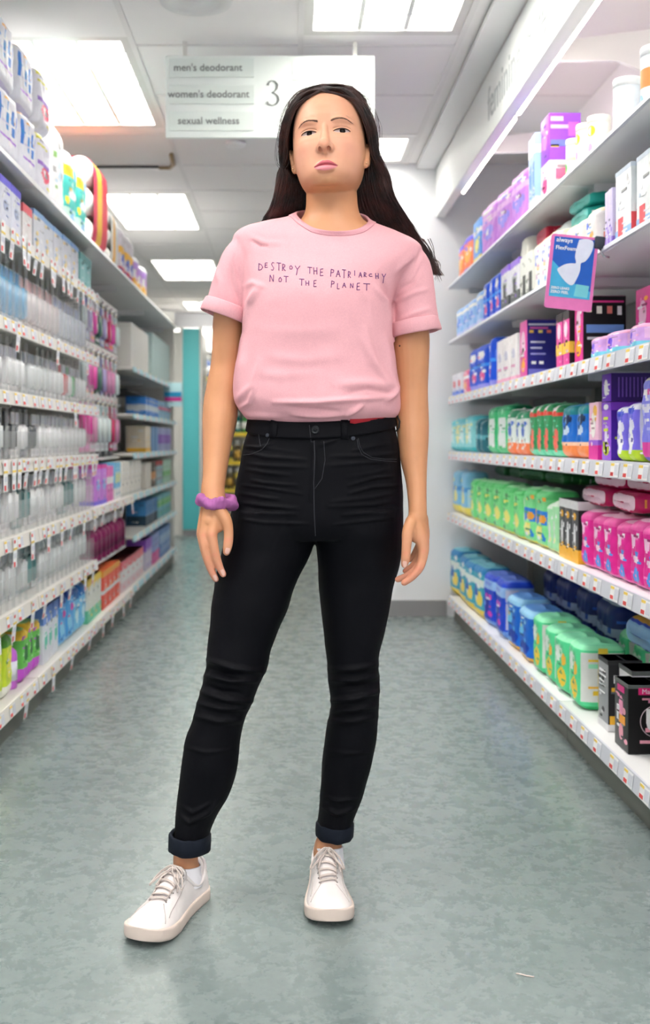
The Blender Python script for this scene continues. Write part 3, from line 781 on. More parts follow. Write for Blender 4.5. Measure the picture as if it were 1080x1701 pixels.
# ---- top shelf on the right
z = 1.81
SR_('pack', z, 759, 783, 2, .20, .12, orange, 'small orange pouch at the far end of the top right shelf')
SR_('carton', z, 784, 797, 1, .22, .12, bluey, 'narrow blue and yellow box on the top right shelf beside the orange pouches')
SR_('pack', z, 798, 821, 1, .25, .14, lilac, 'tall lilac soft pack on the top right shelf beside the blue and yellow box')
SR_('pack', z, 823, 874, 2, .235, .15, lilac, 'broad lilac pack under the fascia light on the top right shelf')
SR_('carton', z, 808, 866, 2, .335, .16, aqua, 'sky blue box standing behind the lilac packs on the top right shelf', front=1.08)
SR_('carton', z, 876, 889, 2, .29, .12, paleb, 'tall thin pale blue box beside the purple box on the top right shelf')
place('carton', 1, 3.98, z + .001, .925, .13, .115, .155, S((244, 214, 226), [(.0, .12, (230, 110, 160))], [(0, .5, .5, .2, (226, 60, 130))], [], [(.2, .8, .55, .8, (226, 110, 150)), (.3, .7, .1, .3, (226, 90, 150))]), 'white and pink box under the purple box on the top right shelf')
place('carton', 1, 3.98, z + .157, .925, .13, .112, .165, S((150, 70, 216), [], [(0, .5, .5, .2, (210, 120, 226))], [], [(.04, .44, .82, .92, (226, 206, 244)), (.04, .6, .66, .74, (226, 196, 240)), (.6, .95, .5, .8, (206, 110, 214)), (.04, .95, .28, .42, (120, 130, 230)), (.04, .3, .26, .32, (240, 206, 120))], sidecol=(158, 84, 222)), 'purple box stacked on the white and pink box, top right shelf')
gcan = S((226, 238, 224), [(.0, .3, (140, 214, 90)), (.55, .62, (190, 226, 170))], [(0, .42, .4, .1, (90, 190, 90))], lid=(240, 246, 238))
wcan = S((240, 238, 230), [(.0, .22, (196, 176, 236))], [(.2, .72, .5, .10, (246, 200, 50)), (.1, .42, .3, .08, (196, 150, 230))], lid=(246, 244, 236))
pcan = S((222, 232, 240), [(.0, .05, (180, 200, 226))], [(.2, .55, .4, .12, (206, 212, 236))], lid=(236, 242, 246))
ocan = S((226, 234, 242), [(.45, .7, (244, 150, 90))], [(.0, .25, .4, .12, (150, 190, 230))], lid=(236, 240, 246))
place('tub', 1, 3.70, z + .001, .93, .058, .058, .165, gcan, 'slim white canister with green foot on the top right shelf')
a_ = place('tub', 1, 3.55, z + .001, .925, .072, .072, .172, wcan, 'white canister with yellow leaf, far one on the top right shelf', 'canisters with yellow leaf')
place('tub', 1, 3.45, z + .001, .94, .072, .072, .172, wcan, 'white canister with yellow leaf, near one on the top right shelf', 'canisters with yellow leaf', a_, .35)
a_ = place('tub', 1, 3.31, z + .001, .99, .08, .08, .19, pcan, 'plain pale canister at the back beside the yellow leaf canisters', 'plain pale canisters')
place('tub', 1, 3.16, z + .001, .93, .08, .08, .19, pcan, 'plain pale canister at the shelf front between leaf and orange banded ones', 'plain pale canisters', a_)
place('tub', 1, 3.05, z + .001, .99, .08, .08, .19, pcan, 'plain pale canister half behind the orange banded canister', 'plain pale canisters', a_)
place('tub', 1, 2.93, z + .001, .935, .085, .085, .20, ocan, 'orange banded canister at the picture edge on the top right shelf')
place('tub', 1, 2.83, z + .001, 1.00, .085, .085, .22, pcan, 'tall pale canister farthest out at the upper right edge')
# ---- second shelf
z = 1.51
SR_('pack', z, 756, 800, 4, .18, .12, paleb, 'pale blue pack at the far end of the second right shelf')
SR_('pack', z, 801, 829, 3, .21, .13, royal, 'royal blue pack on the second right shelf')
SR_('carton', z, 831, 861, 2, .185, .13, whtpur, 'white box with violet top and grey front on the second right shelf')
SR_('carton', z, 863, 884, 2, .17, .12, whtblk, 'white box with black window on the second right shelf')
SR_('pack', z, 886, 930, 4, .19, .12, spotty, 'white pack with small coloured spots behind the shelf sign')
SR_('pack', z, 932, 988, 3, .162, .13, spotty, 'white spotted pack under the teal wipes')
tw = S((40, 176, 166), [(.0, .12, (150, 226, 220))], [], [], [(.1, .7, .3, .5, (120, 214, 206))], seal=(120, 214, 206))
place('flat', 1, 3.62, z + .165, .95, .22, .16, .048, tw, 'lower teal wipes pack in the stack on the second right shelf', 'teal wipes packs')
place('flat', 1, 3.62, z + .214, .95, .22, .16, .042, tw, 'upper teal wipes pack in the stack on the second right shelf', 'teal wipes packs', rz=.06)
place('flat', 1, 3.86, z + .165, .95, .18, .15, .05, S((236, 240, 240), [(.4, .6, (150, 214, 210))]), 'white wipes pack lying beside the teal wipes')
place('flat', 1, 4.12, z + .192, .94, .16, .14, .06, S((196, 26, 60), [(.0, .3, (226, 90, 130))]), 'dark red pack lying on the white spotted packs')
place('pack', 1, 4.32, z + .171, .92, .12, .11, .085, S((232, 230, 222)), 'rolled white bag lying on the white boxes of the second shelf')
SR_('carton', z, 1002, 1016, 2, .17, .12, S((206, 196, 232), [(.0, .2, (150, 120, 214))]), 'thin violet grey box beside the big pale blue box')
bigb = S((232, 236, 240), [(.0, .2, (150, 190, 236)), (.94, 1, (216, 226, 240))], [], [(-.6, .0, .05, .35, (236, 90, 100))], [(.0, .45, .0, .35, (226, 90, 100)), (.5, 1, .1, .5, (120, 170, 226)), (.5, 1, .5, .9, (214, 230, 244))], sidecol=(226, 232, 236))
a_ = place('carton', 1, 3.02, z + .001, .915, .14, .22, .205, bigb, 'big white and blue box with red corner on the second right shelf', 'big white and blue boxes')
place('carton', 1, 2.85, z + .001, .92, .14, .22, .205, bigb, 'big white and blue box cut by the right edge, second shelf', 'big white and blue boxes', a_)
# ---- third shelf
z = 1.21
SR_('carton', z, 751, 766, 2, .12, .1, redbox, 'white box with red spot at the far end of the third right shelf')
SR_('pack', z, 767, 778, 1, .13, .1, pinkp, 'small pink pack beside the blue packs of the third right shelf')
SR_('pack', z, 779, 821, 3, .23, .12, royal, 'leaning royal blue pack on the third right shelf', turn=.15)
SR_('carton', z, 823, 857, 3, .19, .12, whpink, 'white box with pink foot on the third right shelf')
place('carton', 1, 4.30, z + .001, .915, .13, .115, .225, navy, 'pink fronted box with navy printed side on the third right shelf')
SR_('carton', z, 921, 943, 2, .185, .12, pnkyel, 'narrow pink box with yellow block on the third right shelf')
place('carton', 1, 3.52, z + .001, .925, .10, .135, .215, blackp, 'magenta fronted box with black side chart, middle of the third right shelf', 'black sided boxes')
a_ = place('carton', 1, 3.18, z + .001, 1.02, .13, .15, .20, blackp, 'black sided box with chart behind the small lilac packs', 'black sided boxes')
place('carton', 1, 3.02, z + .001, 1.04, .13, .15, .24, blackp, 'tall black sided box at the right edge of the third shelf', 'black sided boxes')
lpk = S((206, 160, 226), [(.0, .3, (120, 206, 230)), (.85, 1, (236, 170, 206))], [(-.4, .5, .35, .25, (110, 70, 220))], [], [(.2, .8, .4, .8, (226, 180, 226))])
a_ = place('pack', 1, 3.26, z + .001, .905, .12, .08, .068, lpk, 'small lilac pack on the third right shelf, farthest of three', 'small lilac packs')
place('pack', 1, 3.08, z + .001, .905, .12, .08, .068, lpk, 'small lilac pack on the third right shelf, middle of three', 'small lilac packs', a_, .1)
place('pack', 1, 2.92, z + .001, .91, .12, .08, .068, lpk, 'small lilac pack on the third right shelf, nearest of three', 'small lilac packs', a_, -.1)
# ---- fourth shelf
z = .915
SR_('pack', z, 741, 785, 3, .19, .13, aquap, 'see-through aqua pack at the far end of the fourth right shelf')
SR_('pack', z, 787, 803, 2, .17, .12, dteal, 'dark teal pack beside the aqua packs on the fourth right shelf')
SR_('pack', z, 805, 841, 2, .215, .13, greenw, 'green pack with white panel on the fourth right shelf')
SR_('pack', z, 842, 874, 3, .19, .12, orgwh, 'white pack with orange foot on the fourth right shelf')
SR_('pack', z, 875, 927, 4, .195, .13, grcoral, 'green and coral pack on the fourth right shelf')
SR_('pack', z, 928, 974, 2, .19, .14, liner, 'blue pack with orange foot on the fourth right shelf')
SR_('carton', z, 975, 992, 1, .17, .12, pinkw, 'pink and white box beside the purple stack')
place('carton', 1, 3.17, z + .001, .912, .09, .115, .165, purp, 'purple box with lime stripes, lower one of the purple stack')
place('carton', 1, 3.17, z + .168, .912, .09, .135, .08, purptop, 'dark purple box on top of the purple stack')
SR_('pack', z, 1020, 1056, 2, .16, .11, vlime, 'violet pack with lime foot beside the purple stack')
SR_('pack', z, 1058, 1084, 1, .23, .12, vpink, 'tall violet pack with pink band at the right edge')
# ---- fifth shelf
z = .585
SR_('pack', z, 750, 775, 2, .25, .13, ltbl, 'light blue pack at the far end of the fifth right shelf')
SR_('pack', z, 777, 866, 6, .21, .14, green, 'bright green pack with yellow foot on the fifth right shelf')
SR_('pack', z, 867, 905, 2, .225, .14, greenbl, 'green pack with blue and orange bands on the fifth right shelf')
SR_('pack', z, 906, 925, 2, .19, .14, palegr, 'pale green pack beside the charcoal boxes')
SR_('carton', z, 926, 960, 3, .195, .13, charc, 'charcoal box with yellow foot on the fifth right shelf')
SR_('pack', z, 962, 1090, 6, .185, .15, magenta, 'magenta pack on the fifth right shelf')
facings('flat', 1, 4.3, 5.8, 4, z + .213, 1.06, .2, .048, S((36, 120, 60), [(.0, .15, (120, 200, 120))]), 'dark green pack lying behind and above the bright green packs', jit=.02)
a_ = place('flat', 1, 3.40, z + .19, .935, .26, .18, .055, magflat, 'crimson flat pack lying on the magenta packs, lowest at the far side', 'crimson flat packs')
place('flat', 1, 3.30, z + .247, .955, .26, .18, .055, magflat, 'crimson flat pack, top of the crimson stack', 'crimson flat packs', a_, .08)
place('flat', 1, 3.08, z + .19, .93, .26, .18, .055, magflat, 'crimson flat pack lying on the magenta packs, near side', 'crimson flat packs', a_, -.06)
place('flat', 1, 2.98, z + .247, .96, .26, .18, .055, magflat, 'crimson flat pack at the right edge under the fourth shelf', 'crimson flat packs', a_, .1)
# ---- bottom shelf
z = .13
SR_('pack', z, 748, 800, 4, .26, .15, tealy, 'teal and yellow pack at the far end of the bottom right shelf')
SR_('pack', z, 801, 835, 2, .26, .15, royalp, 'royal blue pack with magenta dots on the bottom right shelf')
SR_('pack', z, 839, 879, 2, .22, .15, bluew, 'blue pack with white strip on the bottom right shelf')
facings('pack', 1, 3.75, 4.85, 4, z + .001, 1.10, .16, .30, dblue, 'dark blue pack standing at the back of the bottom right shelf')
facings('flat', 1, 4.15, 5.1, 3, z + .302, 1.08, .18, .07, royal, 'royal blue pack lying on top of the dark blue packs')
SR_('pack', z, 882, 962, 4, .215, .16, greeny, 'mint green pack with yellow stripe on the bottom right shelf')
facings('pack', 1, 3.27, 3.74, 3, z + .001, 1.10, .15, .225, greeny, 'mint green pack in the back row of the bottom right shelf')
place('flat', 1, 3.22, z + .232, 1.02, .28, .24, .085, bwo, 'large blue, white and orange pack lying on the mint green packs')
place('carton', 1, YR(1002, .925), z + .001, .925, .10, .10, .205, poise, 'charcoal box with orange stripe and white word on its side')
a_ = place('carton', 1, YR(1042, .96), z + .001, .955, .12, .19, .20, whitebox, 'white box with round mark behind the black box')
place('carton', 1, YR(1034, .915), z + .001, .912, .12, .155, .185, ubox, 'black box with white letter in a circle, nearest on the bottom shelf')
place('carton', 1, 2.72, z + .001, .93, .12, .155, .185, ubox, 'black box cut by the right edge of the picture, bottom shelf')
def side_text(body, size, x, y, z_, parent_obj, c, **k):
    me = text_mesh(body, size, **k); me.materials.append(pm(c)); o = link('lettering', me)
    o.parent = parent_obj; o.matrix_parent_inverse = Matrix.Identity(4)
    return o
for o in list(COL.objects):
    lb = o.get('label', '')
    if lb.startswith('charcoal box with orange stripe'):
        t_ = side_text('Poise', .034, 0, 0, 0, o, (236, 236, 238)); t_.location = (.0522, .050, .150); t_.rotation_euler = (math.pi/2, 0, math.pi/2)
    if lb.startswith('black box with white letter'):
        t_ = side_text('U', .085, 0, 0, 0, o, (240, 240, 242), offset=.0016); t_.location = (.0620, .075, .088); t_.rotation_euler = (math.pi/2, 0, math.pi/2)
        t_ = side_text('Max', .018, 0, 0, 0, o, (250, 220, 236)); t_.location = (.0625, .052, .168); t_.rotation_euler = (math.pi/2, 0, math.pi/2)
        rg_ = MB().tube([(.0612, .075 + .042*math.cos(a), .088 + .042*math.sin(a)) for a in np.linspace(0, 2*math.pi, 33)[:-1]], .0011, 6, pm((210, 190, 200)), closed=True); rg_.build('ring_mark', o)

# ------------------------------------------------ always shelf sign clipped to the second shelf
t = empty('shelf_sign', (.795, 3.08, 1.49))
def rr_poly(x0, x1, z0, z1, r, n=5):
    P = []
    for cx, cz, a0 in ((x1-r, z1-r, 0), (x0+r, z1-r, 90), (x0+r, z0+r, 180), (x1-r, z0+r, 270)):
        for k in range(n + 1):
            a = math.radians(a0 + 90*k/n); P.append((cx + r*math.cos(a), cz + r*math.sin(a)))
    return P
def slab(mb, P, y0, y1, m):
    n = len(P); v = [(p[0], y0, p[1]) for p in P] + [(p[0], y1, p[1]) for p in P]
    mb.add(v, [tuple(range(n)), tuple(range(n, 2*n))[::-1]] + [(k, n+k, n+(k+1)%n, (k+1)%n) for k in range(n)], m); return mb
slab(MB(), rr_poly(-.066, .066, -.155, .052, .008), 0, .004, pm((232, 124, 190))).build('board', t)
pn = MB(); slab(pn, rr_poly(-.057, .057, -.122, .045, .002), -.0008, 0, pm((30, 96, 196)))
slab(pn, [(-.057, -.122), (.057, -.122), (.057, -.100), (.02, -.088), (-.02, -.055), (-.057, -.022)][::-1], -.0012, -.0007, pm((70, 176, 222)))
slab(pn, [(.012, -.116), (.050, -.118), (.052, -.084), (.016, -.082)][::-1], -.0016, -.0010, pm((120, 206, 220)))
pn.build('print', t)
pad = MB(); PP_ = [(a_*1.12, b_*1.08) for a_, b_ in [(.010, .038), (.026, .042), (.044, .038), (.046, .020), (.040, .000), (.030, -.016), (.020, -.022), (.020, -.040), (.014, -.062), (.004, -.080), (-.014, -.072), (-.036, -.046), (-.030, -.036), (-.018, -.028), (-.004, -.024), (.008, -.022), (.004, -.006), (.006, .016)]]
QQ, _ = catmull([(p[0], p[1], 0) for p in PP_ + PP_[:1]], [(0,)] * (len(PP_) + 1), 3) if 'catmull' in globals() else ([(p[0], p[1], 0) for p in PP_], None)
slab(pad, [(q[0], q[1]) for q in QQ][::-1], -.0022, -.0010, pm((222, 228, 248))); pad.build('pad_picture', t)
for body, sz, x_, z_, al_ in (('always', .0175, -.052, .036, 'LEFT'), ('FlexFoam', .0150, -.052, .014, 'LEFT'), ('ZERO LEAKS', .0092, -.054, -.098, 'LEFT'), ('ZERO FEEL', .0105, -.054, -.109, 'LEFT')):
    me = text_mesh(body, sz, .0003, .0003, al_); me.materials.append(pm((236, 240, 250))); o = link('lettering', me, t, (x_, -.0024, z_)); o.rotation_euler = (math.pi/2, 0, 0)
c_ = MB().bbox((.054, -.010, .022), (.082, .012, .056), .004, mat('dark plastic clip', (40, 48, 62), .35)); c_.tube([(.07, 0, .024), (.084, .0, .004), (.10, .0, .002)], .003, 8, M_HOOK); c_.build('clip', t)
t.rotation_euler = (0, math.radians(6), 0)
tag(t, 'pink framed blue shelf sign with a white pad picture clipped to the second shelf', 'sign')

# ================================================================== left-hand goods
tpw = S((232, 232, 242), [(.9, 1, (246, 240, 246)), (.0, .05, (210, 206, 232))], [(-.75, .94, .18, .05, (246, 180, 80))], [(-.78, -.62, .45, .85, (60, 130, 220)), (-.78, -.2, .62, .68, (50, 140, 210)), (-.2, -.05, .4, .8, (70, 150, 220)), (.05, .4, .55, .62, (70, 150, 220)), (.25, .38, .35, .75, (60, 130, 220)), (.5, .62, .4, .7, (80, 120, 220)), (-.7, .5, .25, .30, (170, 110, 214))], [(.1, .9, .2, .5, (206, 212, 236)), (.1, .4, .6, .8, (150, 190, 236))])
tpr = S((230, 228, 238), [(.92, 1, (240, 236, 244))], [(.0, .32, .5, .12, (236, 90, 120)), (-.7, .9, .3, .06, (226, 214, 70))], [(-.8, .2, .72, .77, (226, 220, 90)), (-.8, .6, .44, .5, (150, 110, 200))], [(.1, .8, .2, .6, (220, 214, 232))])
z = 1.88
tspots = [(3.12, 3.42, 'first'), (3.43, 3.74, 'second'), (3.75, 3.99, 'third')]
pr = None; names2 = {0: ['leftmost toilet paper pack of the lower layer, blue print, top left shelf', 'leftmost toilet paper pack of the upper layer, blue print, top left shelf'],
    1: ['second toilet paper pack of the lower layer, top left shelf', 'second toilet paper pack of the upper layer, top left shelf'],
    2: ['third toilet paper pack of the lower layer, top left shelf', 'third toilet paper pack of the upper layer, top left shelf']}
for i, (ya, yb, _) in enumerate(tspots):
    for k in (0, 1):
        o = place('pack', -1, (ya + yb)/2, z + .001 + k*.232, .90 + .01*k, .295, .26, .236, tpw, names2[i][k], 'blue printed toilet paper packs', pr, rg.uniform(-.03, .03), name='toilet_paper_pack')
        if pr is None: pr = o
        o.scale.x = (yb - ya - .004) / .295
pr = None
for k in (0, 1):
    o = place('pack', -1, 4.115, z + .001 + k*.232, .90, .235, .26, .236, tpr, ('lower' if k == 0 else 'upper') + ' toilet paper pack with red spot, end of the stacks', 'red spotted toilet paper packs', pr, name='toilet_paper_pack')
    if pr is None: pr = o
towel = S((80, 200, 190), [(.0, .22, (206, 238, 226)), (.62, .78, (250, 214, 70)), (.78, 1, (244, 244, 244))], [(0, .42, .5, .07, WHT), (.0, .12, .3, .08, (150, 206, 240)), (.5, .7, .45, .08, (130, 190, 240))], [], [(.05, .5, .62, .80, (250, 214, 60)), (.5, .95, .62, .8, (130, 190, 240)), (.2, .8, .34, .44, WHT)])
SL_('pack', z, 90, 112, 1, .37, .24, S((244, 244, 246), [(.0, .1, (150, 200, 120))], [(0, .5, .4, .12, (206, 226, 240))]), 'plain white tall paper towel pack on the top left shelf')
SL_('pack', z, 113, 147, 2, .36, .22, towel, 'teal and yellow paper towel pack on the top left shelf')
rp = S((214, 60, 96)); rp['c2'] = (236, 190, 70); rp['c3'] = (226, 70, 90)
SL_('roll', z, 157, 179, 1, .42, .26, rp, 'tall pack of paper rolls in red and yellow film, rolls seen end on', front=.895)
rp2 = S((240, 236, 230)); rp2['c2'] = (240, 180, 60); rp2['c3'] = (230, 226, 226)
SL_('roll', z, 182, 199, 1, .30, .22, rp2, 'shorter pack of paper rolls in white film beyond the red one')
mix = S((226, 216, 222), [(.0, .2, (206, 60, 90)), (.45, .6, (246, 190, 70)), (.85, 1, (236, 230, 236))], [(0, .35, .5, .12, (70, 110, 200))], [], [(.1, .8, .1, .4, (220, 70, 100)), (.1, .8, .6, .8, (246, 180, 60))])
mix2 = S((232, 232, 236), [(.6, .8, (190, 150, 226)), (.1, .35, (246, 190, 80))], [(0, .5, .4, .1, (190, 120, 210))])
SL_('pack', z, 201, 224, 3, .30, .2, mix, 'red and yellow printed pack toward the far end of the top left shelf')
SL_('pack', z, 225, 246, 3, .22, .2, mix2, 'white, violet and yellow pack at the far end of the top left shelf')
# white boxes right under the top shelf
z = 1.65
SL_('carton', z, -20, 38, 3, .175, .18, S((222, 224, 238), [(.86, 1, (120, 110, 230)), (.0, .08, (206, 206, 224))], [(0, .5, .4, .1, (190, 200, 230))], [], [(.1, .9, .8, .9, (110, 150, 220))]), 'white box with violet lid line under the toilet paper')
SL_('carton', z, 40, 56, 1, .15, .16, S((230, 224, 224), [(.8, 1, (236, 110, 120))]), 'white box with red top edge under the toilet paper')
SL_('carton', z, 58, 132, 5, .165, .18, S((224, 226, 234), [(.88, 1, (150, 190, 236))], [(-.4, .3, .25, .1, (246, 220, 150))]), 'plain white box under the paper towels')
SL_('carton', z, 134, 153, 2, .16, .15, S((150, 206, 206), [(.8, 1, (110, 170, 170))]), 'pale teal box under the far paper towels')

# clear bins: rows of pale blister packs
cd = lambda b, t_, i_, f_=(200, 200, 206): dict(base=b, top=t_, item=i_, foot=f_)
pal = {'blue': cd((206, 226, 240), (120, 180, 226), (96, 178, 226), (60, 150, 214)), 'white': cd((244, 244, 246), (220, 222, 232), (242, 244, 247)), 'pink': cd((236, 228, 230), (236, 200, 200), (232, 222, 224), (240, 160, 140)),
       'violet': cd((228, 228, 236), (200, 206, 230), (214, 222, 236), (140, 120, 226)), 'dark': cd((40, 44, 48), (70, 74, 80), (60, 66, 72), (110, 112, 120)), 'red': cd((226, 222, 222), (206, 50, 60), (214, 70, 80)), 'green': cd((222, 230, 222), (40, 160, 90), (70, 180, 110)),
       'grey': cd((226, 230, 232), (190, 198, 206), (226, 232, 234), (170, 180, 186)), 'teal': cd((150, 176, 176), (60, 110, 110), (84, 140, 140)), 'orange': cd((236, 224, 214), (240, 150, 80), (236, 180, 130), (236, 120, 60))}
bins = [(1.36, .205, [(3.15, 3.95, 12, 'blue'), (3.96, 4.5, 8, 'pink'), (4.51, 5.1, 8, 'violet')], 'top clear bin row'),
        (1.13, .165, [(3.15, 3.93, 12, 'white'), (4.0, 4.34, 5, 'grey'), (4.36, 4.6, 3, 'white'), (4.61, 4.68, 1, 'red'), (4.69, 4.78, 1, 'white', 'between the red and the green one'), (4.79, 4.86, 1, 'green'), (4.87, 5.1, 3, 'white', 'past the green one')], 'second clear bin row'),
        (.91, .16, [(3.15, 3.62, 7, 'grey'), (3.66, 3.80, 2, 'dark'), (3.83, 3.95, 2, 'white'), (3.97, 4.10, 2, 'dark'), (4.14, 5.1, 14, 'white')], 'third clear bin row'),  # dark packs paint in the shade of two empty gaps
        (.66, .185, [(3.15, 3.60, 7, 'grey'), (3.62, 3.84, 3, 'white'), (3.86, 4.0, 2, 'teal'), (4.02, 4.6, 8, 'white'), (4.62, 4.8, 2, 'teal'), (4.82, 5.1, 4, 'white', 'past the teal ones')], 'fourth clear bin row'),
        (.42, .18, [(3.15, 3.45, 4, 'orange'), (3.5, 3.95, 6, 'grey'), (3.97, 4.12, 2, 'teal'), (4.14, 5.1, 13, 'grey')], 'fifth clear bin row')]
used = {}
for z, h, segs, rown in bins:
    for sg in segs:
        ya, yb, n, cn = sg[:4]
        key = (rown, cn); used[key] = used.get(key, 0) + 1
        place_w = sg[4] if len(sg) > 4 else 'near the left edge' if yb < 3.96 else 'toward the hooks' if ya > 4.3 else 'in the middle'
        facings('card', -1, ya, yb, n, z + .002, .915, .055, h, pal[cn], '%s blister pack in the %s, %s' % (cn, rown, place_w), turn=.02, gap=.86)
# bottom left shelf
z = .13
ylg = S((206, 226, 60), [(.0, .2, (240, 240, 230)), (.8, 1, (90, 160, 60))], [(0, .5, .5, .2, (240, 236, 90))])
grp = S((110, 200, 90), [(.0, .25, (200, 90, 210)), (.8, 1, (240, 200, 60))], [(0, .55, .5, .15, (40, 110, 50))])
whb = S((226, 230, 240), [(.7, 1, (110, 150, 226))], [(0, .4, .5, .16, (90, 206, 180))])
blb = S((80, 160, 226), [(.8, 1, (30, 70, 160)), (.0, .1, (150, 206, 240))], [(.3, .6, .3, .08, (214, 60, 170)), (-.2, .35, .5, .14, (140, 206, 240))])
lbb = S((120, 196, 236), [(.75, 1, (30, 110, 190))], [(0, .4, .4, .14, (206, 234, 246))])
wyb = S((232, 234, 226), [(.84, 1, (244, 210, 80)), (.0, .3, (110, 206, 170))])
org = S((238, 90, 70), [(.85, 1, (244, 170, 70)), (.4, .5, WHT)])
SL_('pack', z, -10, 24, 2, .21, .14, ylg, 'yellow green pack at the left edge of the bottom left shelf')
SL_('bottle', z, 26, 36, 1, .18, .07, dict(base=(206, 110, 220), label=(226, 226, 240), cap=(236, 236, 240)), 'purple and white bottle on the bottom left shelf')
SL_('pack', z, 38, 70, 3, .20, .13, grp, 'green pack with purple foot on the bottom left shelf')
SL_('carton', z, 72, 99, 3, .21, .13, whb, 'white box with blue top on the bottom left shelf')
SL_('pack', z, 100, 124, 2, .24, .13, blb, 'blue pack with magenta dot on the bottom left shelf')
SL_('pack', z, 125, 145, 2, .21, .13, lbb, 'sky blue pack on the bottom left shelf')
SL_('carton', z, 146, 170, 3, .20, .13, wyb, 'white box with yellow top on the bottom left shelf')
SL_('carton', z, 171, 200, 4, .19, .13, org, 'orange red box under the purple bottles')
SL_('carton', z, 203, 240, 5, .17, .13, S((230, 226, 226), [(.7, 1, (236, 120, 130)), (.0, .3, (226, 200, 206))]), 'white box with pink top on the far bottom left shelf')
# goods of the hook bay
SL_('carton', .66, 160, 178, 2, .195, .13, S((206, 130, 226), [(.9, 1, (226, 60, 170)), (.0, .1, (120, 100, 226))], [(0, .5, .5, .14, (150, 200, 240))], [], [(.1, .9, .1, .8, (226, 170, 226))]), 'lilac and pink box on the shelf under the hooks')
SL_('carton', .66, 179, 190, 2, .18, .13, S((226, 110, 190), [(.5, .7, WHT)]), 'pink box on the shelf under the hooks')
SL_('carton', .66, 191, 202, 2, .195, .13, S((120, 196, 232), [(.0, .3, (240, 240, 240))], [(0, .6, .5, .14, (246, 236, 150))]), 'sky blue box on the shelf under the hooks')
SL_('carton', .66, 203, 236, 5, .195, .13, S((232, 228, 220), [(.0, .1, (206, 206, 200))]), 'cream white box on the shelf under the hooks')
SL_('bottle', .38, 160, 212, 8, .20, .10, dict(base=(140, 20, 90), label=(110, 10, 70), cap=(240, 236, 236)), 'dark magenta bottle with white cap on the low left shelf')
M_HT = ticket_mesh('hang')
def hanging(y, z_top, st, h, w, desc, grp, proto):
    t_ = place('card', -1, y, z_top - h, .93 + .02, w, .035, h, st, desc, grp, proto, rg.uniform(-.06, .06))
    return t_
hp = {'pk': cd((236, 120, 190), (226, 40, 150), (232, 80, 176), (240, 150, 60)), 'mg': cd((206, 20, 140), (180, 10, 120), (214, 30, 150), (226, 90, 190)), 'vi': cd((170, 170, 210), (120, 120, 190), (176, 160, 206)), 'wh': cd((224, 230, 230), (160, 200, 200), (214, 226, 226)),
      'gn': cd((60, 96, 80), (30, 60, 50), (80, 120, 110)), 'lp': cd((226, 170, 200), (214, 110, 170), (222, 150, 190)), 'rd': cd((196, 20, 90), (170, 10, 60), (206, 40, 100))}
lbn = {'pk': 'pink', 'mg': 'magenta', 'vi': 'violet grey', 'wh': 'pale aqua', 'gn': 'dark green', 'lp': 'pale pink', 'rd': 'crimson'}
rowsB = [(1.66, .20, ['wh', 'vi', 'pk', 'gn', 'vi', 'rd', 'pk', 'wh'], 'top'), (1.40, .22, ['wh', 'pk', 'pk', 'gn', 'vi', 'lp', 'lp', 'wh'], 'middle'), (1.15, .24, ['mg', 'mg', 'lp', 'wh', 'wh', 'wh', 'rd', 'lp'], 'lowest')]
protoB = {}
hk = None
for zt, h, seq, rn in rowsB:
    bar = MB().box((-1.3, 5.18, zt + .012), (-1.29, 6.34, zt + .03)); bar.box((-.985, 5.18, zt + .030), (-.975, 6.34, zt + .060))
    bo = empty('hook_bar', (0, 0, 0)); bar.build('bar', bo, M_RAILL)
    for k in range(8):
        y = 5.25 + k * .145
        if hk is None:
            hm = MB().tube([(-1.29, 0, 0), (-.96, 0, 0), (-.945, 0, .012)], .0028, 6, M_HOOK).mesh('hook')
            hk = hm
        o = link('hook', hm, bo, (0, y, zt + .014))
        o = link('price_ticket', M_HT, bo, (-.972, y, zt + .045)); o.rotation_euler = (0, 0, math.pi / 2)
    tag(bo, 'bar of chrome hooks with price tickets, %s of the three in the hook bay' % rn, 'hook bar')
    cnt = {}
    for k, c in enumerate(seq):
        y = 5.25 + k * .145; i_ = cnt.get(c, 0); cnt[c] = i_ + 1; tot = seq.count(c)
        wh = '' if tot == 1 else [', nearest one', ', next one along', ', third one along'][min(i_, 2)]
        key = (c, h); o = hanging(y, zt + .008, hp[c], h, .11, '%s pack hanging on the %s row of hooks%s' % (lbn[c], rn, wh), 'packs on the hooks', protoB.get(key))
        protoB.setdefault(key, o)
# dark boxes behind the lowest hooks
facings('carton', -1, 5.25, 6.3, 6, .886, .99, .12, .10, S((50, 54, 60), [(.6, .8, (90, 96, 104))]), 'dark grey low box behind the lowest hanging packs')
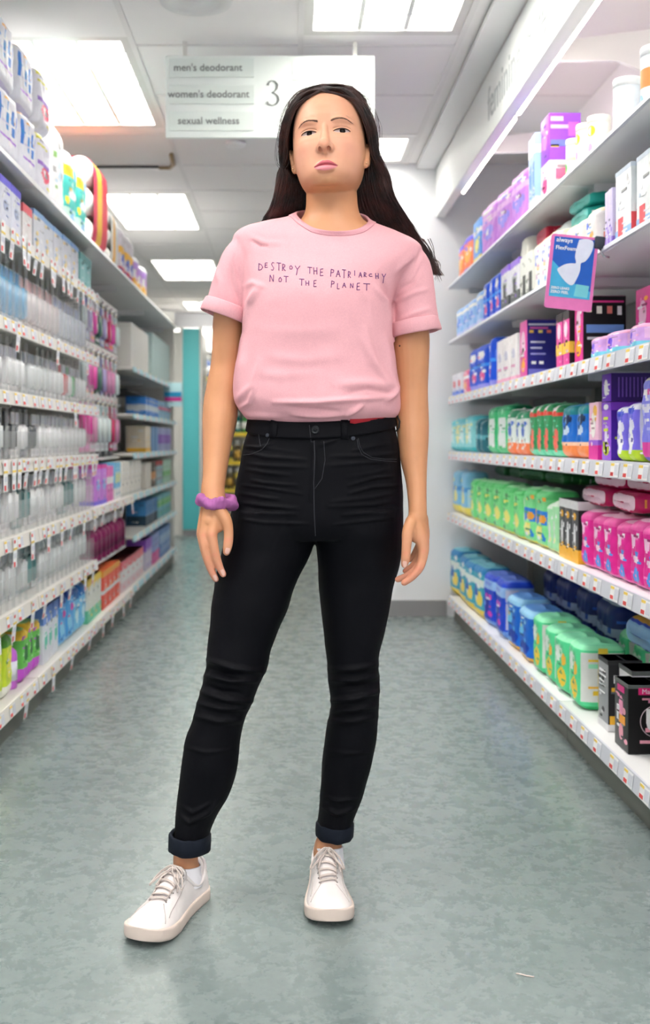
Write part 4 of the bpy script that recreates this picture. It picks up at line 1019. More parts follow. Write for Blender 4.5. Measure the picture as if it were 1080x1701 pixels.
# far left bays
colsC = [(.13, .20, [(243, 253, 4, S((214, 206, 226), [(.6, 1, (150, 90, 200))]), 'violet topped'), (254, 266, 5, S((150, 170, 220), [(.0, .4, (226, 90, 170))]), 'blue and pink'), (267, 284, 6, S((110, 150, 206), [(.5, .8, (170, 200, 230))]), 'slate blue')]),
         (.42, .16, [(243, 262, 6, S((60, 130, 190), [(.0, .4, (30, 60, 80))]), 'deep blue'), (263, 284, 8, S((120, 190, 200), [(.5, .8, (110, 190, 110))]), 'aqua green')]),
         (.66, .17, [(243, 252, 3, S((226, 220, 210)), 'cream'), (253, 260, 2, S((70, 60, 52), [(.3, .6, (214, 150, 90))]), 'brown'), (261, 271, 4, S((150, 190, 200), [(.8, 1, (196, 50, 60))]), 'red lidded grey'), (272, 284, 5, S((170, 210, 190), [(.3, .5, (110, 190, 110))]), 'pale green')]),
         (.90, .17, [(243, 252, 3, S((232, 220, 200), [(.0, .15, (240, 190, 60))]), 'cream and yellow'), (253, 264, 4, S((110, 160, 210)), 'mid blue'), (265, 284, 8, S((170, 180, 220), [(.3, .7, (140, 90, 200))]), 'violet banded')]),
         (1.13, .13, [(243, 264, 6, S((60, 140, 226), [(.3, .6, (226, 236, 246))]), 'bright blue'), (265, 284, 6, S((150, 200, 226), [(.5, .7, (226, 100, 160))]), 'sky and pink')])]
for z, h, segs in colsC:
    for a, b, n, st, cn in segs:
        SL_('carton', z, a, b, n, h, .13, st, '%s box on the far left bays, shelf %s' % (cn, {.13: 'at floor level', .42: 'above the lowest', .66: 'at knee height', .90: 'at hip height', 1.13: 'at chest height'}[z]), front=.915)
# cream boxed bin and black tray in the far bays
t = MB().bbox((-1.29, 6.6, 1.402), (-.93, 7.4, 1.68), .006).build('storage_bin', None, M_CREAM); tag(t, 'large cream closed bin on the upper shelf of the far left bays', 'bin')
t = MB().bbox((-1.29, 7.62, 1.402), (-.93, 8.7, 1.72), .006).build('storage_bin', None, mat('pale aqua bin', (190, 214, 212), .5)); tag(t, 'pale aqua closed bin with dark handle at the end of the far left bays', 'bin')
t = MB().bbox((-1.28, 6.5, 1.262), (-.94, 7.3, 1.285), .004).build('display_tray', None, M_BLACK); tag(t, 'flat black tray lying on the bright blue boxes of the far bays', 'tray')
t = empty('shelf_sign', (-.86, 8.3, 1.32)); MB().bbox((-.07, -.002, -.09), (.07, .002, .09), .001).build('board', t, pm((190, 226, 232)))
MB().box((-.065, -.0035, -.05), (.065, -.002, -.02), pm((214, 60, 150))).build('pink_strip', t); MB().box((-.065, -.0035, -.018), (.065, -.002, .02), pm((30, 150, 200))).build('blue_strip', t)
MB().box((-.07, .0022, -.09), (.07, .004, .09), pm((40, 50, 80))).build('backing', t); tag(t, 'small pale blue shelf flag with pink strip beside the teal panel', 'sign')

# ------------------------------------------------ teal end panel and back-wall shelving
t = empty('end_display', (-.995, 11.4, 0))
MB().bbox((-.085, .0, .06), (.085, .03, 2.13), .003).build('teal_panel', t, M_TEAL)
for x_ in (-.115, .088): MB().bbox((x_, -.006, .0), (x_ + .027, .05, 2.15), .003).build('post', t, M_CREAM)
MB().box((-.087, .0, 0), (.087, .03, .055)).build('base', t, M_BASE)
MB().box((-.40, .051, 0), (.10, .9, 2.10)).build('carcass', t, M_CREAM)
tag(t, 'tall teal end panel with cream posts at the far end of the left run', 'end panel')
t = empty('shelving_unit', (0, 12.75, 0))
MB().box((-1.9, .38, 0), (.34, .40, 2.0)).build('back_panel', t, M_BACK)
M_YEL = mat('yellow price strip', (246, 214, 70), .5)
ZB = [.13, .42, .74, 1.07, 1.39, 1.71]
for z in ZB:
    sh = MB().bbox((-1.9, .01, z - .02), (.34, .38, z), .002).build('shelf', t, M_CREAM)
    MB().box((-1.9, -.002, z - .045), (.34, .009, z + .003)).build('price_rail', sh, M_YEL)
for x_ in (-1.9, -.78, .31): MB().box((x_, .36, 0), (x_ + .03, .379, 2.0)).build('upright', t, M_CREAM)
tag(t, 'yellow edged shelving against the back wall seen beside the arm', 'shelving')
t = empty('light_box', (-.9, 13.05, 2.0)); MB().box((-.6, -.1, .01), (.6, .1, .30)).build('case', t, M_WHITE)
MB().box((-.58, -.104, .03), (.58, -.1005, .28)).build('lit_face', t, mat('lit header face', (255, 252, 246), .5, emit=1.6)); tag(t, 'bright white lit header above the yellow edged shelving', 'light box')
bc = [((60, 150, 70), (240, 240, 236), 'green'), ((96, 84, 60), (214, 170, 80), 'brown'), ((30, 130, 120), (226, 236, 236), 'teal'), ((206, 60, 50), (240, 226, 200), 'red'), ((110, 130, 190), (226, 230, 240), 'blue grey'), ((226, 206, 90), (90, 90, 80), 'yellow')]
used_c = {}
for zi, z in enumerate(ZB[1:]):
    order = [4, 3, 2, 0, 1][zi % 5]
    seq = [[5, 1, 5, 1, 1, 5, 1, 5], [1, 5, 1, 1, 5, 1, 5, 1], [0, 0, 2, 0, 0, 2, 0, 0], [3, 2, 2, 4, 2, 2, 2, 4], [4, 4, 2, 4, 0, 4, 4, 2]][zi]
    prs = {}
    for k, ci in enumerate(seq):
        b_, l_, nm = bc[ci]; x_ = -1.02 + k * .088
        kind = 'bottle'
        lab = '%s bottle on the back-wall shelving, %s row up, %s from its left end' % (nm, ['first', 'second', 'third', 'fourth', 'fifth'][zi], ['first', 'second', 'third', 'fourth', 'fifth', 'sixth', 'seventh', 'eighth'][k])
        o = place(kind, 0, 12.78, z + .001, x_, .078, .078, .24, dict(base=b_, label=l_, cap=(236, 236, 236)), lab, 'bottles on the back-wall shelving', prs.get(ci))
        prs.setdefault(ci, o)

# ================================================================== the woman
rnd = random.Random(7)

def limb(mb, pts, rads, n=20, k=5, caps=True):
    """tapered round limb with rounded ends; rads scalar each"""
    P, R = catmull(pts, [(r,) for r in rads], k)
    R = [max(.0004, float(r[0])) for r in R]
    if caps:
        def endcap(p, q, r):
            d = (p - q); d = d / (np.linalg.norm(d) + 1e-12)
            return [(p + d * r * math.sin(a), r * math.cos(a)) for a in (0.5, 1.0, 1.35, 1.55)]
        e = endcap(P[-1], P[-2], R[-1]); s = endcap(P[0], P[1], R[0])
        P = [x[0] for x in s[::-1]] + list(P) + [x[0] for x in e]
        R = [x[1] for x in s[::-1]] + R + [x[1] for x in e]
    mb.tube([tuple(p) for p in P], R, n)
    return mb

def rings_px(mb, rows, n=48, k=5, expo=2.0):
    """horizontal rings: (py, px_left, px_right, depth, ry)"""
    A = []
    for (py, xl, xr, d, ry) in rows:
        c = W((xl + xr) / 2, py, d)
        A.append(((c.x, c.y, c.z), ((xr - xl) / 2 * d / F, ry)))
    P, R = catmull([a[0] for a in A], [a[1] for a in A], k)
    v = []; f = []
    for p, r in zip(P, R):
        for j in range(n):
            th = 2 * math.pi * j / n
            c, s = math.cos(th), math.sin(th)
            q = (abs(c) ** expo + abs(s) ** expo) ** (-1 / expo)
            v.append((p[0] + r[0] * c * q, p[1] + r[1] * s * q, p[2]))
    m = len(P)
    for i in range(m - 1):
        for j in range(n):
            j2 = (j + 1) % n
            f.append((i*n+j, i*n+j2, (i+1)*n+j2, (i+1)*n+j))
    f.append(tuple(range(n))[::-1]); f.append(tuple((m-1)*n+j for j in range(n)))
    mb.add(v, f, None, True)
    return mb

def fuse(mb, voxel, smooth=6, fac=0.5):
    me = mb.mesh('raw')
    # consistent outward normals for the voxel pass
    bm = bmesh.new(); bm.from_mesh(me); bmesh.ops.recalc_face_normals(bm, faces=bm.faces); bm.to_mesh(me); bm.free()
    o = bpy.data.objects.new('raw', me); COL.objects.link(o)
    r = o.modifiers.new('r', 'REMESH'); r.mode = 'VOXEL'; r.voxel_size = voxel; r.use_smooth_shade = True
    if smooth:
        s = o.modifiers.new('s', 'SMOOTH'); s.factor = fac; s.iterations = smooth
    out = bpy.data.meshes.new_from_object(o.evaluated_get(bpy.context.evaluated_depsgraph_get()))
    bpy.data.objects.remove(o); bpy.data.meshes.remove(me)
    return out

def get_co(me):
    a = np.empty(len(me.vertices) * 3, np.float64); me.vertices.foreach_get('co', a); return a.reshape(-1, 3)
def get_no(me):
    a = np.empty(len(me.vertices) * 3, np.float64); me.vertices.foreach_get('normal', a); return a.reshape(-1, 3)
def set_co(me, a):
    me.vertices.foreach_set('co', a.ravel()); me.update()
def proj(co):
    return CX + co[:, 0] * F / co[:, 1], CY - (co[:, 2] - H) * F / co[:, 1]

def fold(me, folds, facing=True, gain=1.35):
    """raise soft cloth folds: (polyline px, width px, height m)"""
    co = get_co(me); no = get_no(me); px, py = proj(co)
    view = co - np.array([0, 0, H]); view /= np.linalg.norm(view, axis=1)[:, None]
    fr = np.clip(-(view * no).sum(1) * 2.2, 0, 1) if facing else np.ones(len(co))
    disp = np.zeros(len(co))
    for pts, w, h in folds:
        h *= gain
        best = np.full(len(co), 1e9); tt = np.zeros(len(co)); L = len(pts) - 1
        for i in range(L):
            a = np.array(pts[i], float); b = np.array(pts[i+1], float); ab = b - a
            t = np.clip(((px - a[0]) * ab[0] + (py - a[1]) * ab[1]) / (ab @ ab), 0, 1)
            d = np.hypot(px - a[0] - t * ab[0], py - a[1] - t * ab[1])
            u = d < best; best[u] = d[u]; tt[u] = (i + t[u]) / L
        env = np.sin(np.pi * np.clip(tt * .92 + .04, 0, 1)) ** .6
        disp += h * env * np.exp(-(best / w) ** 2)
    # folds must also bend the outline, so the silhouette gets part of them
    fr = np.maximum(fr, 0.35 * (no[:, 1] < 0.35))
    co += no * (disp * fr)[:, None]
    set_co(me, co)

def wobble(me, amp, scale, seed=0.0, stretch=(1, 1, 1)):
    co = get_co(me); no = get_no(me)
    d = np.array([mnoise.noise(Vector((c[0]*scale*stretch[0]+seed, c[1]*scale*stretch[1], c[2]*scale*stretch[2]))) for c in co])
    co += no * (d * amp)[:, None]; set_co(me, co)

def cut(me, keep):
    """keep(centre array)->bool mask of faces"""
    bm = bmesh.new(); bm.from_mesh(me)
    cs = np.array([f.calc_center_median()[:] for f in bm.faces]); k = keep(cs)
    bm.faces.ensure_lookup_table()
    bmesh.ops.delete(bm, geom=[f for f, q in zip(bm.faces, k) if not q], context='FACES')
    bm.to_mesh(me); bm.free(); me.update()

def bvh_of(me):
    bm = bmesh.new(); bm.from_mesh(me); t = BVHTree.FromBMesh(bm); bm.free(); return t
EYE = Vector((0, 0, H))
def hit(bvh, px, py, lift=0.0):
    d = W(px, py, 1.0) - EYE; d.normalize()
    loc, nrm, _, _ = bvh.ray_cast(EYE, d, 6)
    if loc is None: return None, None
    if nrm.dot(d) > 0: nrm = -nrm
    return loc + nrm * lift, nrm
def drape(mb, bvh, pts, r, lift, m=None, n=6, step=4.0):
    P = []
    for a, b in zip(pts[:-1], pts[1:]):
        L = max(1, int(math.hypot(b[0]-a[0], b[1]-a[1]) / step))
        for i in range(L): P.append((a[0] + (b[0]-a[0]) * i / L, a[1] + (b[1]-a[1]) * i / L))
    P.append(pts[-1])
    Q = [hit(bvh, x, y, lift)[0] for x, y in P]; Q = [q for q in Q if q is not None]
    if len(Q) > 1: mb.tube(Q, r, n, m)

# ---- head frame: local (right, forward, up) -> world
ZS = .945
yaw, pit, rol = math.radians(9), math.radians(9), math.radians(2.5)
f0 = Vector((-math.sin(yaw), -math.cos(yaw), 0)); r0 = Vector((math.cos(yaw), -math.sin(yaw), 0)); u0 = Vector((0, 0, 1))
fw = f0 * math.cos(pit) + u0 * math.sin(pit); up_ = u0 * math.cos(pit) - f0 * math.sin(pit)
rt = r0 * math.cos(rol) + up_ * math.sin(rol); up_ = up_ * math.cos(rol) - r0 * math.sin(rol)
HO = W(539.5, 217.5, 2.285) - fw * 0.086
def HL(x, f, z): return HO + rt * x + fw * f + up_ * (z * ZS)
HM = np.array([rt[:], fw[:], up_[:]])

PROF = [ # z, half width, front, back
 (-.115, .012, .045, .020), (-.112, .030, .062, .035), (-.107, .043, .074, .047), (-.100, .052, .081, .056), (-.092, .0585, .085, .066), (-.082, .0635, .0865, .074), (-.07, .068, .087, .082), (-.05, .0725, .088, .090), (-.025, .0765, .0885, .098), (0, .0775, .0875, .104), (.02, .0775, .090, .106),
 (.04, .0765, .091, .105), (.06, .074, .087, .101), (.08, .069, .080, .094), (.10, .061, .067, .083), (.117, .050, .052, .068), (.130, .035, .035, .050), (.139, .014, .013, .020)]
PZ = [p[0] for p in PROF]
def prof(z):
    return tuple(float(np.interp(z, PZ, [p[i] for p in PROF])) for i in (1, 2, 3))
def head_pt(z, phi, off=0.0):
    """phi from forward, positive to the right"""
    w, f, b = prof(z); c, s = math.cos(phi), math.sin(phi)
    e = 2.25
    ry = f if c > 0 else b
    q = (abs(s) ** e + abs(c) ** e) ** (-1 / e)
    return ((w + off) * s * q, (ry + off) * c * q, z)

def head_mesh(mb):
    n = 64; v = []; f = []
    zs = np.concatenate([np.linspace(-.115, .139, 60)])
    for z in zs:
        for j in range(n): v.append(HL(*head_pt(z, 2 * math.pi * j / n)))
    m = len(zs)
    for i in range(m - 1):
        for j in range(n):
            j2 = (j + 1) % n; f.append((i*n+j, i*n+j2, (i+1)*n+j2, (i+1)*n+j))
    f.append(tuple(range(n))[::-1]); f.append(tuple((m-1)*n+j for j in range(n)))
    mb.add(v, f, None, True)

B = MB()
head_mesh(B)
def hlimb(pts, rads, k=4, n=16): limb(B, [tuple(HL(*p)) for p in pts], rads, n, k)
# nose
hlimb([(0, .085, .014), (0, .0885, -.006), (0, .0935, -.022), (0, .0985, -.036)], [.0065, .0075, .0095, .0125])
hlimb([(0, .101, -.037), (0, .1015, -.0375)], [.0128, .0128])
for s in (-1, 1): hlimb([(s*.0112, .093, -.0395), (s*.0118, .0915, -.0425)], [.0082, .0078])
hlimb([(0, .099, -.043), (0, .090, -.049)], [.0058, .0055])
# lips
hlimb([(-.0235, .0795, -.0788), (-.012, .0875, -.0765), (-.004, .0905, -.0745), (0, .0903, -.0755), (.004, .0905, -.0745), (.012, .0875, -.0765), (.0235, .0795, -.0788)], [.002, .0048, .0056, .0054, .0056, .0048, .002])
hlimb([(-.0225, .0790, -.0800), (-.011, .0860, -.0865), (0, .0885, -.0880), (.011, .0860, -.0865), (.0225, .0790, -.0800)], [.002, .0056, .0064, .0056, .002])
# chin, brow, cheek masses
hlimb([(-.026, .0520, -.0975), (-.012, .0612, -.0980), (0, .0640, -.0980), (.012, .0612, -.0980), (.026, .0520, -.0975)], [.012, .0150, .0162, .0150, .012])
for s in (-1, 1):
    hlimb([(s*.020, .0820, .024), (s*.040, .0765, .027), (s*.060, .0520, .018)], [.0095, .0095, .006])
    # ears
    E = [(s*(.0765 + .003*math.sin(a)), -.006 - .012*math.cos(a) , -.020 + .024*math.sin(a)) for a in np.linspace(0, 2*math.pi, 15)[:-1]]
    B.tube([tuple(HL(x + s*.006, f_ - .004, z)) for x, f_, z in E], .0042, 8, closed=True)
    hlimb([(s*.076, -.008, .000), (s*.0765, -.008, -.036)], [.006, .0065])
    hlimb([(s*.0775, .002, -.043), (s*.0765, .002, -.050)], [.0062, .0055])
# neck and trunk
rings_px(B, [(300, 512, 590, 2.375, .048), (322, 509, 593, 2.378, .052), (345, 508, 595, 2.385, .053), (360, 503, 600, 2.388, .056), (372, 492, 612, 2.39, .062),
             (382, 470, 636, 2.39, .066), (395, 425, 668, 2.39, .072), (412, 402, 690, 2.388, .082), (440, 404, 686, 2.385, .09), (500, 412, 645, 2.38, .102), (560, 410, 643, 2.38, .10),
             (620, 416, 640, 2.38, .09), (690, 424, 640, 2.38, .088), (760, 412, 652, 2.385, .098), (830, 402, 655, 2.39, .104), (885, 400, 650, 2.395, .10)])
# legs and feet
def leg(rows):
    limb(B, [tuple(W((a + b) / 2, y, d)) for y, a, b, d in rows], [(b - a) / 2 * d / F * (.70 if y < 1370 else .93) for y, a, b, d in rows], 24, 4)
leg([(860, 390, 520, 2.385), (930, 372, 508, 2.37), (1000, 356, 488, 2.36), (1060, 350, 462, 2.35), (1130, 344, 438, 2.34), (1190, 325, 408, 2.335), (1260, 309, 396, 2.335), (1330, 296, 368, 2.33), (1380, 292, 342, 2.325), (1412, 288, 332, 2.32), (1432, 286, 331, 2.32), (1452, 290, 336, 2.32)])
leg([(860, 530, 662, 2.395), (930, 532, 662, 2.40), (1000, 534, 650, 2.40), (1060, 540, 638, 2.40), (1130, 548, 626, 2.405), (1190, 546, 622, 2.415), (1260, 540, 614, 2.425), (1320, 535, 600, 2.43), (1365, 531, 580, 2.43), (1392, 526, 570, 2.43), (1412, 519, 570, 2.43), (1432, 520, 572, 2.43)])
# arms
def arm(rows, f=1.0):
    limb(B, [tuple(W((a + b) / 2, y, d)) for y, a, b, d in rows], [(b - a) / 2 * d / F * f for y, a, b, d in rows], 24, 4)
arm([(418, 386, 444, 2.385), (470, 362, 420, 2.39), (530, 354, 408, 2.40), (570, 352.5, 404, 2.405), (606, 350, 401, 2.41), (640, 343.5, 399, 2.405), (670, 338, 397, 2.40), (700, 336, 393.5, 2.385), (730, 336.5, 386.5, 2.37), (760, 337, 381, 2.355), (794, 336.5, 375.5, 2.335), (813, 334, 373.5, 2.325), (835, 334, 376, 2.315)])
arm([(430, 652, 704, 2.385), (480, 660, 710, 2.39), (530, 657, 712, 2.395), (565, 650.5, 714, 2.40), (610, 655, 712.5, 2.40), (650, 657, 711, 2.40), (694, 657, 712.5, 2.39), (725, 660, 712.5, 2.375), (760, 664.5, 710.5, 2.36), (800, 674, 709, 2.34), (841, 678.5, 709, 2.32), (862, 678, 710, 2.315)])
# hands
def fing(pts, rads): limb(B, [tuple(W(*p)) for p in pts], rads, 14, 5)
# her right hand (image left)
K = {'i': (352, 888, 2.283), 'm': (338.5, 889, 2.292), 'r': (334.5, 887, 2.312), 'p': (335, 880, 2.332)}
wr = {'i': (362, 846, 2.305), 'm': (351, 846, 2.307), 'r': (346, 845, 2.318), 'p': (346, 844, 2.328)}
for q, rr_ in (('i', .0115), ('m', .0115), ('r', .011), ('p', .010)):
    fing([wr[q], ((wr[q][0]+K[q][0])/2 - 1, 868, (wr[q][2]+K[q][2])/2), K[q]], [.0165, .0135, rr_])
fing([(347, 866, 2.297), (354, 868, 2.295)], [.014, .014])
fing([K['i'], (355.5, 906, 2.280), (359, 924, 2.281), (365, 942, 2.283), (371, 954, 2.285)], [.0112, .0093, .0092, .0080, .0068])
fing([K['m'], (340.5, 908, 2.286), (345.5, 930, 2.286), (352, 949, 2.288), (358.5, 962, 2.290)], [.0112, .0094, .0093, .0080, .0068])
fing([K['r'], (338, 908, 2.308), (344, 929, 2.309), (350, 946, 2.309), (355, 957, 2.308)], [.0105, .0088, .0085, .0075, .0064])
fing([K['p'], (338, 898, 2.330), (343, 914, 2.330), (348, 927, 2.328), (352, 937, 2.325)], [.0095, .0080, .0075, .0067, .0058])
fing([(364, 848, 2.296), (375, 864, 2.288), (379.5, 880, 2.284), (379.5, 897, 2.281), (378, 908, 2.280), (376.5, 917, 2.280)], [.0150, .0130, .0105, .0103, .0098, .0078])
fing([(366, 862, 2.296), (364, 878, 2.292)], [.013, .0085])
# her left hand (image right)
wl = [(688, 862, 2.308), (694, 862, 2.312), (699, 862, 2.320), (700, 861, 2.328)]
kl = [(703.5, 915, 2.296), (704.5, 913, 2.312), (702.5, 908, 2.328), (699, 902, 2.342)]
for a, b, rr_ in zip(wl, kl, (.0112, .0112, .0108, .010)):
    fing([a, ((a[0]+b[0])/2 + 2, 888, (a[2]+b[2])/2), b], [.0150, .0145, rr_])
fing([(692, 884, 2.306), (700, 886, 2.312)], [.0135, .014])
fing([kl[0], (701, 931, 2.293), (696, 944, 2.290), (684, 958.5, 2.290), (671.5, 968, 2.292)], [.0118, .0102, .0098, .0083, .0068])
fing([kl[1], (699, 932, 2.312), (692, 945, 2.311), (677, 956, 2.312), (661, 962.5, 2.314)], [.0110, .0096, .0090, .0078, .0066])
fing([kl[2], (695, 925, 2.330), (689, 937, 2.332), (680, 944.5, 2.333), (673, 948.5, 2.334)], [.0105, .0088, .0082, .0070, .0058])
fing([kl[3], (692, 915, 2.346), (686, 925, 2.348), (681, 930, 2.348)], [.0092, .0078, .0070, .0058])
fing([(683, 866, 2.298), (677.5, 884, 2.286), (675.8, 902, 2.280), (674.5, 919, 2.277), (673.3, 931, 2.277), (672, 938, 2.277)], [.0125, .0122, .0105, .0098, .0090, .0072])
fing([(684, 880, 2.294), (690, 894, 2.298)], [.012, .010])

body_me = fuse(B, 0.0021, 5, 0.5)

# ---- finer face
bm = bmesh.new(); bm.from_mesh(body_me)
def hloc(co): return ((np.asarray(co) - np.array(HO[:])) @ HM.T) / np.array([1, 1, ZS])
for lim in (0, 1):
    bm.verts.ensure_lookup_table()
    lc = hloc([v.co[:] for v in bm.verts])
    if lim == 0: sel = (lc[:, 1] > -.02) & (np.abs(lc[:, 0]) < .085) & (lc[:, 2] > -.125) & (lc[:, 2] < .11)
    else: sel = (lc[:, 1] > .055) & (np.abs(lc[:, 0]) < .058) & (lc[:, 2] > -.098) & (lc[:, 2] < .015)
    ed = [e for e in bm.edges if sel[e.verts[0].index] and sel[e.verts[1].index]]
    bmesh.ops.subdivide_edges(bm, edges=ed, cuts=1, use_grid_fill=True, smooth=0)
bm.to_mesh(body_me); bm.free()
co = get_co(body_me); lc = hloc(co)
x, f_, z = lc[:, 0].copy(), lc[:, 1].copy(), lc[:, 2].copy()
front = np.clip((f_ - .030) / .02, 0, 1)
G = lambda cx, cz, sx, sz: np.exp(-((x - cx) / sx) ** 2 - ((z - cz) / sz) ** 2)
df = np.zeros(len(co)); dz = np.zeros(len(co))
for s in (-1, 1):
    df -= .0042 * G(s*.034, .001, .019, .011) * front          # sockets
    df -= .0016 * G(s*.022, .004, .008, .009) * front
    df += .0012 * G(s*.035, -.013, .018, .005) * front         # lower lid fullness
    df -= .0012 * G(s*.026, -.062, .008, .014) * front         # beside the mouth
    df += .0030 * G(s*.046, -.028, .018, .016) * front         # cheekbones
df -= .0022 * G(0, -.0945, .018, .004) * front                 # under the lower lip
df -= .0012 * G(0, -.062, .003, .009) * front                  # philtrum
lineZ = -.0797 + .0006 * np.cos(x / .0235 * math.pi) * (np.abs(x) < .0235) 
mw = np.clip(1 - (np.abs(x) / .0255) ** 4, 0, 1)
df -= .0042 * np.exp(-((z - lineZ) / .0014) ** 2) * mw * front
EYX, EYZ, EA, EU, EL = .0345, .0005, .0165, .0052, .0033
def almond(xx, zz):
    """>0 inside the eye opening"""
    out = np.full(xx.shape, -1.0)
    for s in (-1, 1):
        t = (xx * s - EYX) / EA
        zz2 = zz - EYZ - .0012 * t
        a = np.clip(1 - t * t, 0, 1)
        hi = EU * (a ** .62); lo = -EL * (a ** .8)
        ins = np.where(zz2 > 0, 1 - zz2 / np.maximum(hi, 1e-6), 1 - zz2 / np.minimum(lo, -1e-6))
        ins = np.where(np.abs(t) < 1, ins, -1)
        out = np.maximum(out, ins)
    return out
al = almond(x, z)
df -= .0032 * np.clip(al / .14, 0, 1) * front
for s in (-1, 1):                                              # lid crease and lid roll
    t = (x * s - EYX) / EA; a = np.clip(1 - (t * .92) ** 2, 0, 1)
    hi = EYZ + .0012 * t + EU * a ** .62
    df += .0011 * np.exp(-((z - hi - .0012) / .0016) ** 2) * (np.abs(t) < 1.1) * front
    df -= .0011 * np.exp(-((z - hi - .0042) / .0013) ** 2) * (np.abs(t) < 1.05) * front
# nostrils: real hollows in the underside
for s in (-1, 1):
    q = ((x - s*.0088) / .0042) ** 2 + ((z + .0475) / .0042) ** 2 + ((f_ - .099) / .009) ** 2
    m_ = np.clip(1.25 - q, 0, 1)
    dz += .0085 * m_ * (f_ > .08); df -= .0035 * m_ * (f_ > .08)
pre_bvh = bvh_of(body_me)
f_ += df; z += dz
co = np.stack([x, f_, z * ZS], 1) @ HM + np.array(HO[:])
set_co(body_me, co)
body_me.polygons.foreach_set('use_smooth', [True] * len(body_me.polygons))

# skin tint kept per vertex: lips, warm cheeks, knuckles
lc = hloc(co); x, f_, z = lc.T
tint = np.tile(np.array([*srgb(198, 142, 104), 1.0]), (len(co), 1))
def blend(mask, col):
    c = np.array([*srgb(*col), 1.0]); m = np.clip(mask, 0, 1)[:, None]
    tint[:] = tint * (1 - m) + c * m
pxv, pyv = proj(co)
fr = f_ > .03
blend(.8 * np.clip((z + .112) / .03, 0, 1) * np.clip((f_ + .01) / .06, 0, 1) * (z < .14) * (z > -.13), (220, 164, 138))
for s in (-1, 1):
    blend(.40 * np.exp(-((x - s*.048) / .02) ** 2 - ((z + .038) / .022) ** 2) * fr, (226, 158, 142))
blend(.35 * np.exp(-(x / .014) ** 2 - ((z + .042) / .009) ** 2) * fr, (222, 150, 126))
upl = (z > lineZ if len(lineZ) == len(z) else z > -.08)
ztop = -.0735 + .0012 * np.cos(np.clip(np.abs(x) / .006, 0, 1) * math.pi) * -1
ztop = np.where(np.abs(x) < .005, -.0705 - .0009 * (1 - np.abs(x) / .005), -.0705 - .0088 * ((np.abs(x) - .005) / .0195) ** 1.5)
zbot = -.0795 - .0132 * np.clip(1 - (np.abs(x) / .0245) ** 2, 0, 1) ** .75
inside = np.minimum(ztop - z, z - zbot) / .0012 + .5
blend(np.clip(inside, 0, 1) * (np.abs(x) < .0245) * (f_ > .07), (196, 98, 110))
blend(.8 * np.clip(inside, 0, 1) * (np.abs(x) < .0245) * (f_ > .07) * (z < -.0815), (222, 146, 154))
hands = (pyv > 872) & (pyv < 985)
armz = (np.abs(co[:, 0] - .04) > .12) & (pyv > 840) & (pyv < 990)
blend(.35 * armz * np.clip((pyv - 872) / 25, 0, 1), (224, 158, 132))
blend(.5 * armz * np.clip((pyv - 925) / 25, 0, 1), (222, 146, 126))
for kx, ky in ((352, 888), (338, 889), (357, 922), (344, 927), (379, 897), (704, 915), (696, 944), (674, 919)):
    blend(.45 * armz * np.exp(-((pxv - kx) / 5) ** 2 - ((pyv - ky) / 4) ** 2), (214, 132, 110))
blend(.25 * (co[:, 2] < .3), (206, 146, 112))
ca = body_me.color_attributes.new('tint', 'FLOAT_COLOR', 'POINT')
ca.data.foreach_set('color', tint.ravel())
def skin_mat():
    m = bpy.data.materials.new('warm light skin'); m.use_nodes = True
    N = m.node_tree.nodes; L = m.node_tree.links; b = N['Principled BSDF']
    a = N.new('ShaderNodeVertexColor'); a.layer_name = 'tint'
    tc = N.new('ShaderNodeTexCoord'); n = N.new('ShaderNodeTexNoise'); n.inputs['Scale'].default_value = 38; n.inputs['Detail'].default_value = 6
    L.new(tc.outputs['Object'], n.inputs['Vector'])
    r = N.new('ShaderNodeValToRGB'); r.color_ramp.elements[0].color = (.93, .90, .88, 1); r.color_ramp.elements[1].color = (1.05, 1.03, 1.03, 1)
    L.new(n.outputs['Fac'], r.inputs[0])
    mx = N.new('ShaderNodeMix'); mx.data_type = 'RGBA'; mx.blend_type = 'MULTIPLY'; mx.inputs[0].default_value = 1
    L.new(a.outputs['Color'], mx.inputs[6]); L.new(r.outputs[0], mx.inputs[7]); L.new(mx.outputs[2], b.inputs['Base Color'])
    b.inputs['Roughness'].default_value = 0.48; b.inputs['Specular IOR Level'].default_value = 0.4
    b.inputs['Subsurface Weight'].default_value = 0.12
    b.inputs['Subsurface Radius'].default_value = (0.010, 0.004, 0.002); b.inputs['Subsurface Scale'].default_value = 0.5
    n2 = N.new('ShaderNodeTexNoise'); n2.inputs['Scale'].default_value = 700
    L.new(tc.outputs['Object'], n2.inputs['Vector'])
    bp = N.new('ShaderNodeBump'); bp.inputs['Strength'].default_value = .12; bp.inputs['Distance'].default_value = .0006
    L.new(n2.outputs['Fac'], bp.inputs['Height']); L.new(bp.outputs['Normal'], b.inputs['Normal'])
    return m
M_SKIN = skin_mat()
body_me.materials.append(M_SKIN)
person = empty('person', (0.03, 2.34, 0))
def ppart(name, me, parent=None, label=None):
    o = link(name, me)
    if parent is None: o.parent = person; o.matrix_parent_inverse = Matrix.Translation(person.location).inverted()
    else: o.parent = parent; o.matrix_parent_inverse = parent.matrix_basis.inverted() if parent is person else Matrix.Identity(4)
    if label: o['label'] = label
    return o
tag(person, 'standing person with long dark hair, pink t-shirt, black jeans and white sneakers', 'person')
body_o = ppart('body', body_me)
skin_bvh = bvh_of(body_me)

